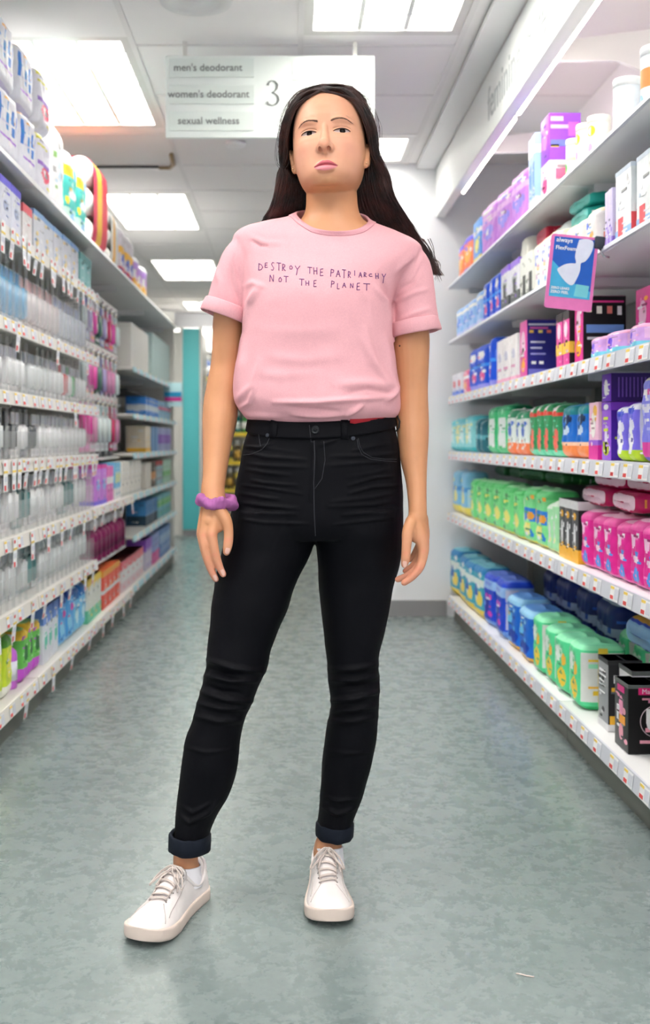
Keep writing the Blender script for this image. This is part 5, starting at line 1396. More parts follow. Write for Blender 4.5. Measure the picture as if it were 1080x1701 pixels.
# eyes
M_EYE = mat('eye white', (205, 184, 180), .5)
M_IRIS = mat('dark brown iris', (20, 10, 8), .6, spec=.1)
M_LASH = mat('dark lashes', (34, 22, 20), .7)
def lids(t):
    a = max(0.0, 1 - t * t); return EYZ + .0012 * t + EU * a ** .62, EYZ + .0012 * t - EL * a ** .8
for s in (-1, 1):
    def eye_patch(m, cond, lift, nx=64, nz=26):
        v = []; f = []; ok = []
        for i in range(nx + 1):
            t = -1 + 2 * i / nx; hi, lo = lids(t * .999)
            hi += .0006; lo -= .0006
            for k in range(nz + 1):
                zz = lo + (hi - lo) * k / nz; xx = EYX + EA * 1.03 * t
                l_, _, _, _ = pre_bvh.ray_cast(HL(s * xx, .16, zz), -fw, .25)
                if l_ is None: l_ = HL(s * xx, .08, zz)
                base = (l_ - HO).dot(fw) - .0020 - .0042 * math.exp(-((xx - .034) / .019) ** 2 - ((zz - .001) / .011) ** 2) - .0016 * math.exp(-((xx - .022) / .008) ** 2)
                v.append(HL(s * xx, base + lift + .0014 * max(0, 1 - t * t), zz)); ok.append(cond(s * xx, zz))
        for i in range(nx):
            for k in range(nz):
                q = (i*(nz+1)+k, i*(nz+1)+k+1, (i+1)*(nz+1)+k+1, (i+1)*(nz+1)+k)
                if all(ok[a_] for a_ in q): f.append(q)
        return MB().add(v, f, m, True)
    ix, iz = s * EYX + .0014, EYZ + .0010
    eo = ppart('eye', eye_patch(M_EYE, lambda a, b: True, 0).mesh('eye'))
    ppart('iris', eye_patch(M_IRIS, lambda a, b: (a - ix) ** 2 + (b - iz) ** 2 < .0061 ** 2, .0004, 110, 44).mesh('iris'), eo)
    ppart('pupil', eye_patch(M_BLACK, lambda a, b: (a - ix) ** 2 + (b - iz) ** 2 < .0024 ** 2, .0006, 160, 60).mesh('pupil'), eo)
    # upper lash line
    e = MB(); P = []
    for i in range(25):
        t = -1 + 2 * i / 24; a = max(0, 1 - t * t)
        zz = EYZ + .0012 * t + EU * a ** .62 - .0001
        l_, _, _, _ = skin_bvh.ray_cast(HL(s*(EYX + EA * t), .14, zz + .0008), -fw, .2)
        if l_ is not None: P.append(l_ + fw * .0003 - up_ * .0006)
    e.tube(P, [.0004 + .0010 * math.sin(math.pi * min(1, (i + 1) / len(P) * .95)) for i in range(len(P))], 6, M_LASH)
    ppart('lash_line', e.mesh('lash_line'))
    # eyebrow hairs
    e = MB()
    for i in range(170):
        t = rnd.random(); bx = .013 + .041 * t
        bz = .0215 + .0055 * math.sin(math.pi * min(1, t * .9)) - .003 * t + rnd.uniform(-.0022, .0022) * (1.1 - t)
        a0 = HL(s*bx, .14, bz); dx = .0045
        a1 = HL(s*(bx + dx), .14, bz + .0012 - .002 * t)
        l0 = skin_bvh.ray_cast(a0, -fw, .2)[0]; l1 = skin_bvh.ray_cast(a1, -fw, .2)[0]
        if l0 is None or l1 is None: continue
        e.tube([l0 + fw * .0001, (l0 + l1) / 2 + fw * .0007, l1 + fw * .0003], [.00026, .00024, .00007], 3, None, cap=False)
    eb = e.mesh('eyebrow'); eb.materials.append(mat('soft brown brow hair', (104, 74, 60), .6)); ppart('eyebrow', eb)

# small round mole on the arm, ear studs
e = MB(); p_, n_ = hit(skin_bvh, 664, 574.5, -.0004)
bm = bmesh.new(); bmesh.ops.create_uvsphere(bm, u_segments=10, v_segments=8, radius=.0022); bmesh.ops.translate(bm, vec=p_, verts=bm.verts); e.bm(bm, mat('dark mole', (70, 38, 30), .6), True)
ppart('mole', e.mesh('mole'))
for s in (-1, 1):
    e = MB(); bm = bmesh.new(); bmesh.ops.create_uvsphere(bm, u_segments=10, v_segments=8, radius=.0019); bmesh.ops.translate(bm, vec=HL(s*.0785, .0085, -.0470), verts=bm.verts)
    e.bm(bm, mat('gold stud', (225, 200, 160), .25, 1.0), True); ppart('ear_stud', e.mesh('ear_stud'))
# finger nails
def nail(px, py, px2, py2, w):
    a, na = hit(skin_bvh, px, py, .0004); b, nb = hit(skin_bvh, px2, py2, .0004)
    if a is None or b is None: return
    d = (b - a); L = d.length
    if L > .03: return
    d.normalize(); sd = d.cross(na).normalized(); v = []; f = []
    for i in range(6):
        for j in range(5):
            u = i / 5; t = (j - 2) / 2; ww = w * (1 - .35 * (2 * u - 1) ** 4 - .12 * u)
            v.append(a + d * L * u + sd * t * ww - na * (abs(t) ** 2 * .0016) + na * .0003)
    for i in range(5):
        for j in range(4): f.append((i*5+j, i*5+j+1, (i+1)*5+j+1, (i+1)*5+j))
    e = MB().add([q_ + na * .0005 for q_ in v], f, mat('pale pink nail', (232, 184, 170), .25), True); ppart('finger_nail', e.mesh('finger_nail'))
nail(379, 910, 377, 920, .0052); nail(368.5, 946, 372.5, 956, .0042); nail(356, 955, 360, 964.5, .0042)
nail(672.8, 932, 671.8, 942, .0050)

# ------------------------------------------------------------------ t-shirt
S = MB()
rings_px(S, [(358, 486, 600, 2.40, .040), (365, 456, 612, 2.398, .050), (372, 424, 624, 2.396, .060), (380, 401, 648, 2.394, .070), (390, 389, 668, 2.392, .079), (401, 386, 688, 2.39, .087),
             (414, 388, 700, 2.388, .093), (435, 396, 694, 2.385, .104), (465, 402, 668, 2.38, .117), (500, 404, 653, 2.376, .126), (540, 403, 651, 2.375, .125), (580, 397, 655, 2.375, .121),
             (620, 389.5, 661, 2.376, .121), (650, 387, 665, 2.376, .124), (668, 390, 666.5, 2.377, .126), (682, 398, 665, 2.378, .121), (692, 406, 660, 2.38, .112), (699, 414, 650, 2.38, .101), (708, 420, 646, 2.38, .093)], expo=2.15)
def sleeve(pts):
    P, R = catmull([tuple(W(x_, y_, d_)) for x_, y_, d_, r_ in pts], [(r_ * d_ / F,) for x_, y_, d_, r_ in pts], 5)
    S.tube([tuple(p) for p in P], [float(r[0]) for r in R], 32)
SL = [(424, 412, 2.388, 30), (402, 430, 2.388, 33), (386, 472, 2.39, 33.5), (376, 510, 2.393, 35.5), (369, 540, 2.395, 38.5)]
SR = [(664, 424, 2.388, 30), (680, 446, 2.388, 34), (687, 486, 2.39, 34.5), (690, 525, 2.393, 37), (691.5, 566, 2.395, 40)]
sleeve(SL); sleeve(SR)
shirt_me = fuse(S, 0.0034, 8, .5)
# hem blouses over the waistband; folds seen in the photograph
wobble(shirt_me, .0035, 9, 3.1, (1, 1, .8)); wobble(shirt_me, .0012, 30, 9.0)
fold(shirt_me, [
    ([(403, 545), (412, 505), (428, 478)], 5, .006), ([(404, 560), (400, 600), (396, 640)], 7, .004), ([(398, 500), (385, 470), (383, 440)], 4, -.004),
    ([(400, 478), (420, 470), (440, 476)], 4, .0025), ([(650, 545), (640, 500), (622, 478)], 5, .006), ([(655, 520), (640, 480), (630, 455)], 4, -.004),
    ([(600, 560), (618, 600), (650, 640)], 6, .0045), ([(606, 545), (615, 575), (628, 610)], 5, .0035), ([(640, 560), (650, 600), (658, 650)], 5, .004), ([(589, 470), (612, 500), (622, 540)], 6, .002),
    ([(665, 480), (685, 470), (702, 440)], 4, -.004), ([(660, 500), (690, 486), (712, 480)], 4, .0035), ([(655, 455), (668, 440), (690, 425)], 4, .003), ([(668, 530), (690, 520), (715, 512)], 4, .0028),
    ([(392, 665), (420, 640), (432, 600)], 6, .004), ([(396, 680), (415, 668), (425, 640)], 4, .0035), ([(405, 690), (430, 690), (470, 692)], 5, .004),
    ([(455, 668), (520, 668), (580, 664), (640, 660)], 4, .0055), ([(478, 676), (520, 680), (560, 684)], 4, -.004), ([(486, 688), (530, 690), (575, 688)], 4, .005),
    ([(560, 640), (600, 636), (650, 640)], 8, .0045), ([(574, 655), (610, 646), (655, 655)], 4, -.003), ([(642, 666), (655, 655), (664, 640)], 4, .006), ([(575, 690), (592, 680), (602, 672)], 4, .006),
    ([(420, 400), (432, 408), (444, 409)], 2.2, -.004), ([(412, 392), (440, 404), (470, 404)], 5, .002),
    ([(356, 440), (366, 470), (364, 500)], 5, .0028), ([(395, 395), (390, 430), (398, 470)], 2.5, -.0022), ([(700, 415), (690, 445), (676, 470)], 3, -.0025),
    ([(430, 545), (500, 552), (560, 548)], 10, .0015), ([(440, 590), (510, 600), (570, 590)], 9, .0016), ([(430, 620), (470, 625), (520, 618)], 8, .0015)])
path = [(492, 355, 2.385), (497, 363, 2.352), (507, 371.5, 2.328), (522, 379.5, 2.311), (540, 384, 2.302), (560, 385.5, 2.300), (582, 384, 2.306), (598, 379.5, 2.320), (608, 373, 2.345), (612.5, 366, 2.382), (603, 357, 2.425), (580, 352, 2.45), (550, 349, 2.457), (520, 349, 2.450), (500, 351, 2.425)]
P = [W(*p) for p in path]; n = len(P); PP = []
for i in range(n):
    for j in range(5):
        t = j / 5; a, b, c, d = P[i-1], P[i], P[(i+1) % n], P[(i+2) % n]
        PP.append(0.5*((2*b)+(c-a)*t+(2*a-5*b+4*c-d)*t*t+(3*b-a-3*c+d)*t**3))
cc = sum(PP, Vector()) / len(PP)
# openings: neckline and sleeve ends
n1 = W(551, 386, 2.300); n2 = W(492, 355, 2.385); n3 = W(612, 367, 2.385)
npl = (n2 - n1).cross(n3 - n1).normalized()
if npl.z < 0: npl = -npl
cL, cR = W(371, 527.5, 2.393), W(690.5, 555, 2.395)
aL = (W(369, 540, 2.395) - W(376, 510, 2.393)).normalized(); aR = (Vector((.17, 0, -.98))).normalized()
aL = Vector((-.34, 0, -.94)).normalized()
def keep_shirt(c):
    q = (c - np.array(n1[:])) @ np.array(npl[:])
    cx = (n2.x + n3.x) / 2
    ang = np.arctan2(c[:, 1] - cc.y, c[:, 0] - cc.x); rad = np.hypot(c[:, 1] - cc.y, c[:, 0] - cc.x)
    pa_ = np.array([math.atan2(p.y - cc.y, p.x - cc.x) for p in PP]); pr_ = np.array([math.hypot(p.y - cc.y, p.x - cc.x) for p in PP])
    o_ = np.argsort(pa_); lim = np.interp(ang, pa_[o_], pr_[o_], period=2 * math.pi); zp = np.interp(ang, pa_[o_], np.array([p.z for p in PP])[o_], period=2 * math.pi)
    isf = c[:, 1] < cc.y - .035
    k = ~((rad < lim + np.where(isf, .004, .0065)) & (c[:, 2] > zp - np.where(isf, .007, .035)))
    k &= ~(((c - np.array(cL[:])) @ np.array(aL[:]) > -.004) & (np.linalg.norm(c - np.array(cL[:]), axis=1) < .068) & (c[:, 0] < W(403, 0, 2.39).x))
    k &= ~(((c - np.array(cR[:])) @ np.array(aR[:]) > -.004) & (np.linalg.norm(c - np.array(cR[:]), axis=1) < .068) & (c[:, 0] > W(655, 0, 2.39).x))
    return k
cut(shirt_me, keep_shirt)
M_PINK = mat('soft pink cotton jersey', (222, 166, 174), .9, noise=.09, nscale=330, bump=.25, bscale=900, spec=.2)
shirt_me.materials.append(M_PINK)
shirt_o = ppart('t_shirt', shirt_me)
sd = shirt_o.modifiers.new('thick', 'SOLIDIFY'); sd.thickness = .0016; sd.offset = -1
shirt_bvh = bvh_of(shirt_me)
# ribbed collar
v = []; f = []; nP = len(PP)
for p in PP:
    out = (p - cc); out.z = 0; out.normalize()
    q_, qn, _, _ = shirt_bvh.find_nearest(p + out * .0155)
    q2 = p + out * .0155 if q_ is None else q_
    nn = (out + Vector((0, 0, 1.2))).normalized()
    v += [p - nn * .003, p + Vector((0, 0, .0015)) - out * .001, p + nn * .0022 + out * .002, p * .5 + q2 * .5 + nn * .0032, q2 + nn * .0024, q2 + nn * .0006 + out * .0012, q2 - nn * .003, p * .5 + q2 * .5 - nn * .003]
for i in range(nP):
    for j in range(8):
        j2 = (j + 1) % 8; i2 = (i + 1) % nP; f.append((i*8+j, i*8+j2, i2*8+j2, i2*8+j))
e = MB().add(v, f, mat('ribbed pink collar', (216, 156, 166), .85, bump=.4, bscale=500), True); ppart('collar', e.mesh('collar'), shirt_o)
# rolled cuffs
def cuff(c, ax, r1, r2, ry, name, parent, m, ln=.026, th=.004, n=48, wob=.0012, seed=0, ref=(1, 0, 0)):
    ax = ax.normalized(); sx = (Vector(ref) - ax * Vector(ref).dot(ax)).normalized(); sy = ax.cross(sx)
    prof_ = [(-ln * .9, -.004), (-ln, -.001), (-ln, .0025), (-ln + .003, th), (-ln * .5, th + .0008), (-.003, th), (0, .0022), (0, -.0005), (-.003, -.002), (-ln * .9, -.004)]
    v = []; f = []
    for i, (t, o_) in enumerate(prof_):
        u = (t + ln) / ln
        for k in range(n):
            a = 2 * math.pi * k / n
            w_ = wob * mnoise.noise(Vector((math.cos(a) * 2 + seed, math.sin(a) * 2, t * 60)))
            v.append(c + ax * (t + w_) + sx * math.cos(a) * (r1 + (r2 - r1) * u + o_ + w_) + sy * math.sin(a) * (ry + o_ + w_))
    for i in range(len(prof_) - 1):
        for k in range(n):
            k2 = (k + 1) % n; f.append((i*n+k, i*n+k2, (i+1)*n+k2, (i+1)*n+k))
    e = MB().add(v, f, m, True); return ppart(name, e.mesh(name), parent)
cuff(cL, aL, 36.5 * 2.393 / F, 38.5 * 2.393 / F, 40 * 2.393 / F, 'sleeve_cuff', shirt_o, M_PINK, .031)
cuff(cR, aR, 38 * 2.393 / F, 41 * 2.393 / F, 42 * 2.393 / F, 'sleeve_cuff', shirt_o, M_PINK, .031, seed=4)
# embroidered hand-drawn words
GL = {'D': [[(0,0),(.05,1)], [(.0,1),(.5,.8),(.75,.45),(.5,.1),(0,0)]], 'E': [[(.6,1),(.05,.95),(0,0),(.6,.02)], [(0,.5),(.5,.52)]],
      'S': [[(.6,.9),(.3,1),(.05,.75),(.3,.5),(.55,.3),(.35,.02),(0,.1)]], 'T': [[(0,1),(.8,.95)], [(.4,1),(.38,0)]],
      'R': [[(0,0),(.05,1),(.5,.85),(.45,.55),(.05,.45),(.6,0)]], 'O': [[(.35,.95),(.05,.6),(.1,.1),(.5,.05),(.65,.5),(.35,.95)]],
      'Y': [[(0,1),(.35,.5),(.75,1)], [(.36,.5),(.2,-.3)]], 'H': [[(0,1),(.05,0)], [(.6,1),(.6,0)], [(0,.5),(.6,.5)]],
      'P': [[(0,0),(.1,1),(.6,.85),(.5,.55),(.05,.5)]], 'A': [[(0,0),(.4,1),(.75,0)], [(.15,.4),(.6,.4)]], 'I': [[(0,1),(.05,0)]],
      'C': [[(.7,.85),(.3,.9),(.05,.5),(.3,.15),(.75,.2)]], 'N': [[(0,0),(.05,1),(.6,0),(.65,1)]], 'L': [[(.1,1),(0,0),(.6,0)]]}
def cv(x_, y_): return 415 + x_ / 4.408, 395 + y_ / 4.408
LET = [('D',66,238,52,105),('E',112,218,34,32),('S',158,240,60,34),('T',198,240,56,40),('R',240,242,50,36),('O',290,232,30,36),('Y',332,258,52,48),
       ('T',424,262,46,40),('H',468,268,50,40),('E',516,278,50,38),('P',592,284,54,40),('A',632,288,50,40),('T',676,296,62,36),('R',720,294,48,32),('I',768,278,38,10),('A',798,290,38,30),('R',836,288,34,30),('C',870,288,26,34),('H',920,300,40,32),('Y',968,316,52,36),
       ('N',148,322,50,42),('O',212,324,36,34),('T',250,326,44,42),('T',362,350,48,46),('H',410,350,34,36),('E',468,358,46,34),('P',596,364,48,38),('L',640,374,40,28),('A',678,366,36,34),('N',736,368,34,32),('E',784,382,50,36),('T',832,386,50,60)]
LET[0] = ('D',66,238,50,40)
e = MB()
for ch, bx, by, hh, ww in LET:
    for st in GL[ch]:
        drape(e, shirt_bvh, [cv(bx + q[0] * ww, by - q[1] * hh) for q in st], .00078, .0006, None, 6, 1.0)
me = e.mesh('embroidered_words'); me.materials.append(mat('purple embroidery thread', (98, 44, 112), .6)); ppart('embroidered_words', me, shirt_o)
# underside of the raised pink hem, its shade painted as deep red
e = MB(); v = []; f = []
xs = [582, 590, 600, 612, 624, 636, 646, 652]; top = [694, 684, 674, 668, 668, 669, 671, 676]; bot = [703, 704, 702, 700, 698, 695, 692, 690]
for i, x_ in enumerate(xs):
    for j in range(4):
        yy = top[i] - 6 + (bot[i] - top[i] + 6) * j / 3
        a = (x_ - 531) / 134; dd = 2.38 - .108 * math.sqrt(max(0.02, 1 - a * a))
        v.append(W(x_, yy, dd))
for i in range(len(xs) - 1):
    for j in range(3): f.append((i*4+j, i*4+j+1, (i+1)*4+j+1, (i+1)*4+j))
me = e.add(v, f, mat('deep red shaded pink cotton', (176, 30, 44), .85), True).mesh('shaded_hem_fold')
uo = ppart('shaded_hem_fold', me, shirt_o); uo['label'] = 'underside of the pink shirt hem, its shade painted deep red'
sm = uo.modifiers.new('t', 'SOLIDIFY'); sm.thickness = .002

# ------------------------------------------------------------------ jeans
J = MB()
rings_px(J, [(700, 416, 654, 2.38, .094), (715, 412, 657, 2.38, .100), (735, 406, 661, 2.382, .106), (765, 399, 665, 2.385, .113), (800, 393, 668, 2.388, .118), (840, 386.5, 669.5, 2.39, .120), (870, 381, 669.5, 2.392, .117), (892, 378, 668.5, 2.394, .104)], n=64, expo=2.2)
def jleg(rows): rings_px(J, rows, n=40, k=4, expo=2.05)
jleg([(846, 386.5, 530, 2.389, .115), (880, 379, 528, 2.388, .113), (905, 371.5, 521, 2.384, .108), (930, 365.5, 511, 2.378, .102), (965, 357, 494, 2.37, .095), (1010, 351, 478.5, 2.362, .089), (1050, 348, 462, 2.356, .083), (1082, 343, 449, 2.35, .079), (1110, 341.5, 443, 2.346, .075),
      (1145, 333, 428, 2.342, .071), (1175, 325, 416, 2.34, .067), (1200, 317.5, 405, 2.338, .065), (1230, 307.5, 399, 2.337, .066), (1262, 302, 396, 2.337, .066), (1305, 296.5, 387, 2.335, .062), (1345, 293, 366, 2.33, .055), (1375, 291, 352, 2.326, .049), (1398, 289, 347, 2.323, .045)])
jleg([(846, 519, 669.5, 2.391, .115), (880, 523, 669.5, 2.393, .113), (905, 525.5, 668.5, 2.395, .107), (930, 527, 665, 2.398, .100), (965, 529.5, 656, 2.40, .092), (1010, 533.5, 647, 2.40, .085), (1050, 537, 639, 2.40, .079), (1082, 541, 631, 2.402, .075), (1110, 543.5, 630, 2.404, .072),
      (1145, 546.5, 630, 2.408, .069), (1175, 549, 629, 2.412, .066), (1205, 543, 627, 2.418, .065), (1235, 538.5, 624.5, 2.422, .066), (1265, 535, 618.5, 2.426, .065), (1305, 533, 608, 2.43, .060), (1335, 530.5, 598, 2.432, .055), (1362, 528, 587, 2.432, .049), (1378, 528, 584, 2.432, .046)])
jeans_me = fuse(J, 0.0030, 12, .5)
wobble(jeans_me, .0022, 14, 5.0, (1, 1, 1.6))
FJ = []
jr = random.Random(3)
for y_ in (744, 757, 771, 784, 798, 811, 825, 838, 852, 866):
    FJ.append(([(392 + jr.uniform(-6, 30), y_ - 3 + jr.uniform(-3, 3)), (440, y_ + jr.uniform(-3, 5)), (490 + jr.uniform(-30, 26), y_ + 5 + jr.uniform(-3, 6))], jr.uniform(1.8, 3.2), jr.uniform(.0010, .0030)))
    FJ.append(([(668 - jr.uniform(0, 25), y_ - 6 + jr.uniform(-3, 3)), (620, y_ + jr.uniform(-4, 2)), (560 + jr.uniform(-26, 26), y_ + 4 + jr.uniform(-3, 5))], jr.uniform(1.8, 3.2), jr.uniform(.0010, .0030)))
FJ += [([(522, 735), (521, 770), (516, 830)], 3, .003), ([(530, 740), (545, 735), (560, 730)], 3, .002), ([(408, 742), (430, 744), (450, 738)], 2.5, .002)]
# bunching at the knees and ankles
for (a, b, h) in (((338, 1094), (440, 1116), .0055), ((336, 1122), (430, 1130), .006), ((330, 1148), (424, 1166), .0055), ((326, 1168), (410, 1176), .005), ((322, 1190), (404, 1196), .0045), ((335, 1136), (400, 1152), -.004), ((344, 1108), (400, 1124), -.004)):
    FJ.append(([a, ((a[0]+b[0])/2, (a[1]+b[1])/2 + 5), b], 4.2, h))
for (a, b, h) in (((545, 1112), (632, 1102), .0045), ((545, 1130), (632, 1122), .0045), ((544, 1164), (631, 1148), .006), ((546, 1180), (630, 1170), .004), ((552, 1142), (626, 1134), -.004), ((545, 1198), (628, 1190), .004)):
    FJ.append(([a, ((a[0]+b[0])/2, (a[1]+b[1])/2 + 4), b], 4.2, h))
FJ += [([(296, 1352), (315, 1366), (345, 1350), (362, 1330)], 3.5, .0045), ([(300, 1338), (320, 1350), (350, 1334)], 3, .003), ([(532, 1320), (560, 1330), (596, 1326)], 3, .0035), ([(534, 1338), (560, 1352), (590, 1342)], 3.5, .0045), ([(540, 1246), (575, 1252), (618, 1250)], 3, .002), ([(306, 1240), (340, 1250), (390, 1246)], 3, .002)]
fold(jeans_me, FJ, gain=1.7)
M_DENIM = mat('black stretch denim', (3, 3, 9), .66, noise=.2, nscale=120, bump=.2, bscale=1800, spec=.13)
M_DENIM2 = mat('faded black denim roll', (18, 24, 36), .8, noise=.2, nscale=300, bump=.3, bscale=1600, spec=.2)
M_SEAM = mat('dark thread', (34, 34, 42), .7)
jeans_me.materials.append(M_DENIM)
jeans_o = ppart('jeans', jeans_me)
jb = bvh_of(jeans_me)
# waistband following the body, a little lower at the front
v = []; f = []; n = 96
def wb(th, lev, off):
    c, s = math.cos(th), math.sin(th); fr_ = max(0, -s)
    py_t = 687 - 5 * c + 15 * fr_ ** 1.5; py_b = py_t + 25 + 3 * fr_
    py_ = py_t + (py_b - py_t) * lev
    xl = np.interp(py_, [680, 700, 715, 735], [415, 413, 410, 405]); xr = np.interp(py_, [680, 700, 715, 735], [650, 656, 658.5, 662]); ry = np.interp(py_, [680, 700, 715, 735], [.096, .098, .101, .107])
    e_ = 2.2; q = (abs(c) ** e_ + abs(s) ** e_) ** (-1 / e_)
    ctr = W((xl + xr) / 2, py_, 2.38); rx = (xr - xl) / 2 * 2.38 / F
    return (ctr.x + (rx + off) * c * q, 2.38 + (ry + off) * s * q, ctr.z)
pr = [(0, -.002), (0, .0025), (.06, .0036), (.12, .0032), (.5, .0034), (.84, .0034), (.92, .0026), (1, -.003)]
for lv, of in pr:
    for k in range(n): v.append(wb(2 * math.pi * k / n, lv, of))
for i in range(len(pr) - 1):
    for k in range(n): f.append((i*n+k, i*n+(k+1)%n, (i+1)*n+(k+1)%n, (i+1)*n+k))
me = MB().add(v, f, M_DENIM, True).mesh('waistband'); ppart('waistband', me, jeans_o)
wbv = bvh_of(me)
def any_hit(px, py, lift):
    a, na = hit(wbv, px, py, lift); b, nb = hit(jb, px, py, lift)
    if a is None: return b, nb
    if b is None or a.y < b.y: return a, na
    return b, nb
for x_, y0_, y1_ in ((457, 694, 727), (572, 693, 730)):
    v = []; f = []
    for i in range(7):
        y_ = y0_ + (y1_ - y0_) * i / 6
        for dx in (-6.5, -5.5, 5.5, 6.5):
            l_, n_ = any_hit(x_ + dx - (y_ - y0_) * .12 * (1 if x_ < 500 else -.25), y_, .0005 + (.0028 if abs(dx) < 6 else 0) + .001 * math.sin(math.pi * i / 6))
            if l_ is None: l_ = W(x_ + dx, y_, 2.28)
            v.append(l_)
    for i in range(6):
        for j in range(3): f.append((i*4+j, i*4+j+1, (i+1)*4+j+1, (i+1)*4+j))
    me = MB().add(v, f, M_DENIM, True).mesh('belt_loop'); ppart('belt_loop', me, jeans_o)
def disc(px, py, r, name, m, h=.002):
    l_, n_ = any_hit(px, py, 0); q = n_.to_track_quat('Z', 'Y')
    e = MB().lathe([(r, 0), (r, h*.6), (r*.86, h), (r*.7, h*.7), (r*.35, h*.7), (r*.3, h*1.1), (.0001, h*1.1)], n=24, m=m)
    e.v = [tuple(q @ Vector(p) + l_) for p in e.v]; ppart(name, e.mesh(name), jeans_o)
M_STUD = mat('dull gunmetal', (74, 78, 88), .35, .8)
disc(524, 714.5, .0088, 'button', mat('black metal button', (24, 26, 30), .3, .7), .004); disc(586.5, 728, .0045, 'rivet', M_STUD); disc(444.5, 723, .004, 'rivet', M_STUD)
def seam(pts, name='seam', r=.0008):
    e = MB(); P = []
    for a, b in zip(pts[:-1], pts[1:]):
        L = max(1, int(math.hypot(b[0]-a[0], b[1]-a[1]) / 4))
        for i in range(L): P.append((a[0] + (b[0]-a[0]) * i / L, a[1] + (b[1]-a[1]) * i / L))
    P.append(pts[-1]); Q = [any_hit(x_, y_, .0004)[0] for x_, y_ in P]; Q = [q for q in Q if q is not None]
    e.tube(Q, r, 6, M_SEAM); ppart(name, e.mesh(name), jeans_o)
seam([(593, 730), (595, 742), (601, 755), (616, 763), (640, 766), (659, 767)], 'pocket_seam'); seam([(595, 728), (598, 742), (604, 752), (618, 760), (640, 763), (659, 763)], 'pocket_seam')
seam([(448, 727), (444, 737), (435, 747), (420, 754), (404, 756)], 'pocket_seam'); seam([(430, 722), (432, 736), (434, 746)], 'pocket_seam')
seam([(522, 732), (523, 760), (521, 800), (522, 850), (524, 890)], 'fly_seam', .0011); seam([(538, 733), (540, 765), (535, 795), (523, 812)], 'fly_seam')
seam([(514, 706), (517, 734), (521, 734)], 'fly_seam')
# ankle roll-ups
cuff(W(315, 1412, 2.322), Vector((-.02, 0, -1)), 31.5 * 2.322 / F, 31.5 * 2.322 / F, .046, 'trouser_cuff', jeans_o, M_DENIM2, .036, .0045, wob=.003, ref=(1, 0, -.18))
cuff(W(556, 1391, 2.432), Vector((-.02, 0, -1)), 28 * 2.432 / F, 27.5 * 2.432 / F, .044, 'trouser_cuff', jeans_o, M_DENIM2, .034, .0045, wob=.003, seed=6, ref=(1, 0, -.18))
jeans_o['label'] = 'black skinny jeans with rolled ankles'

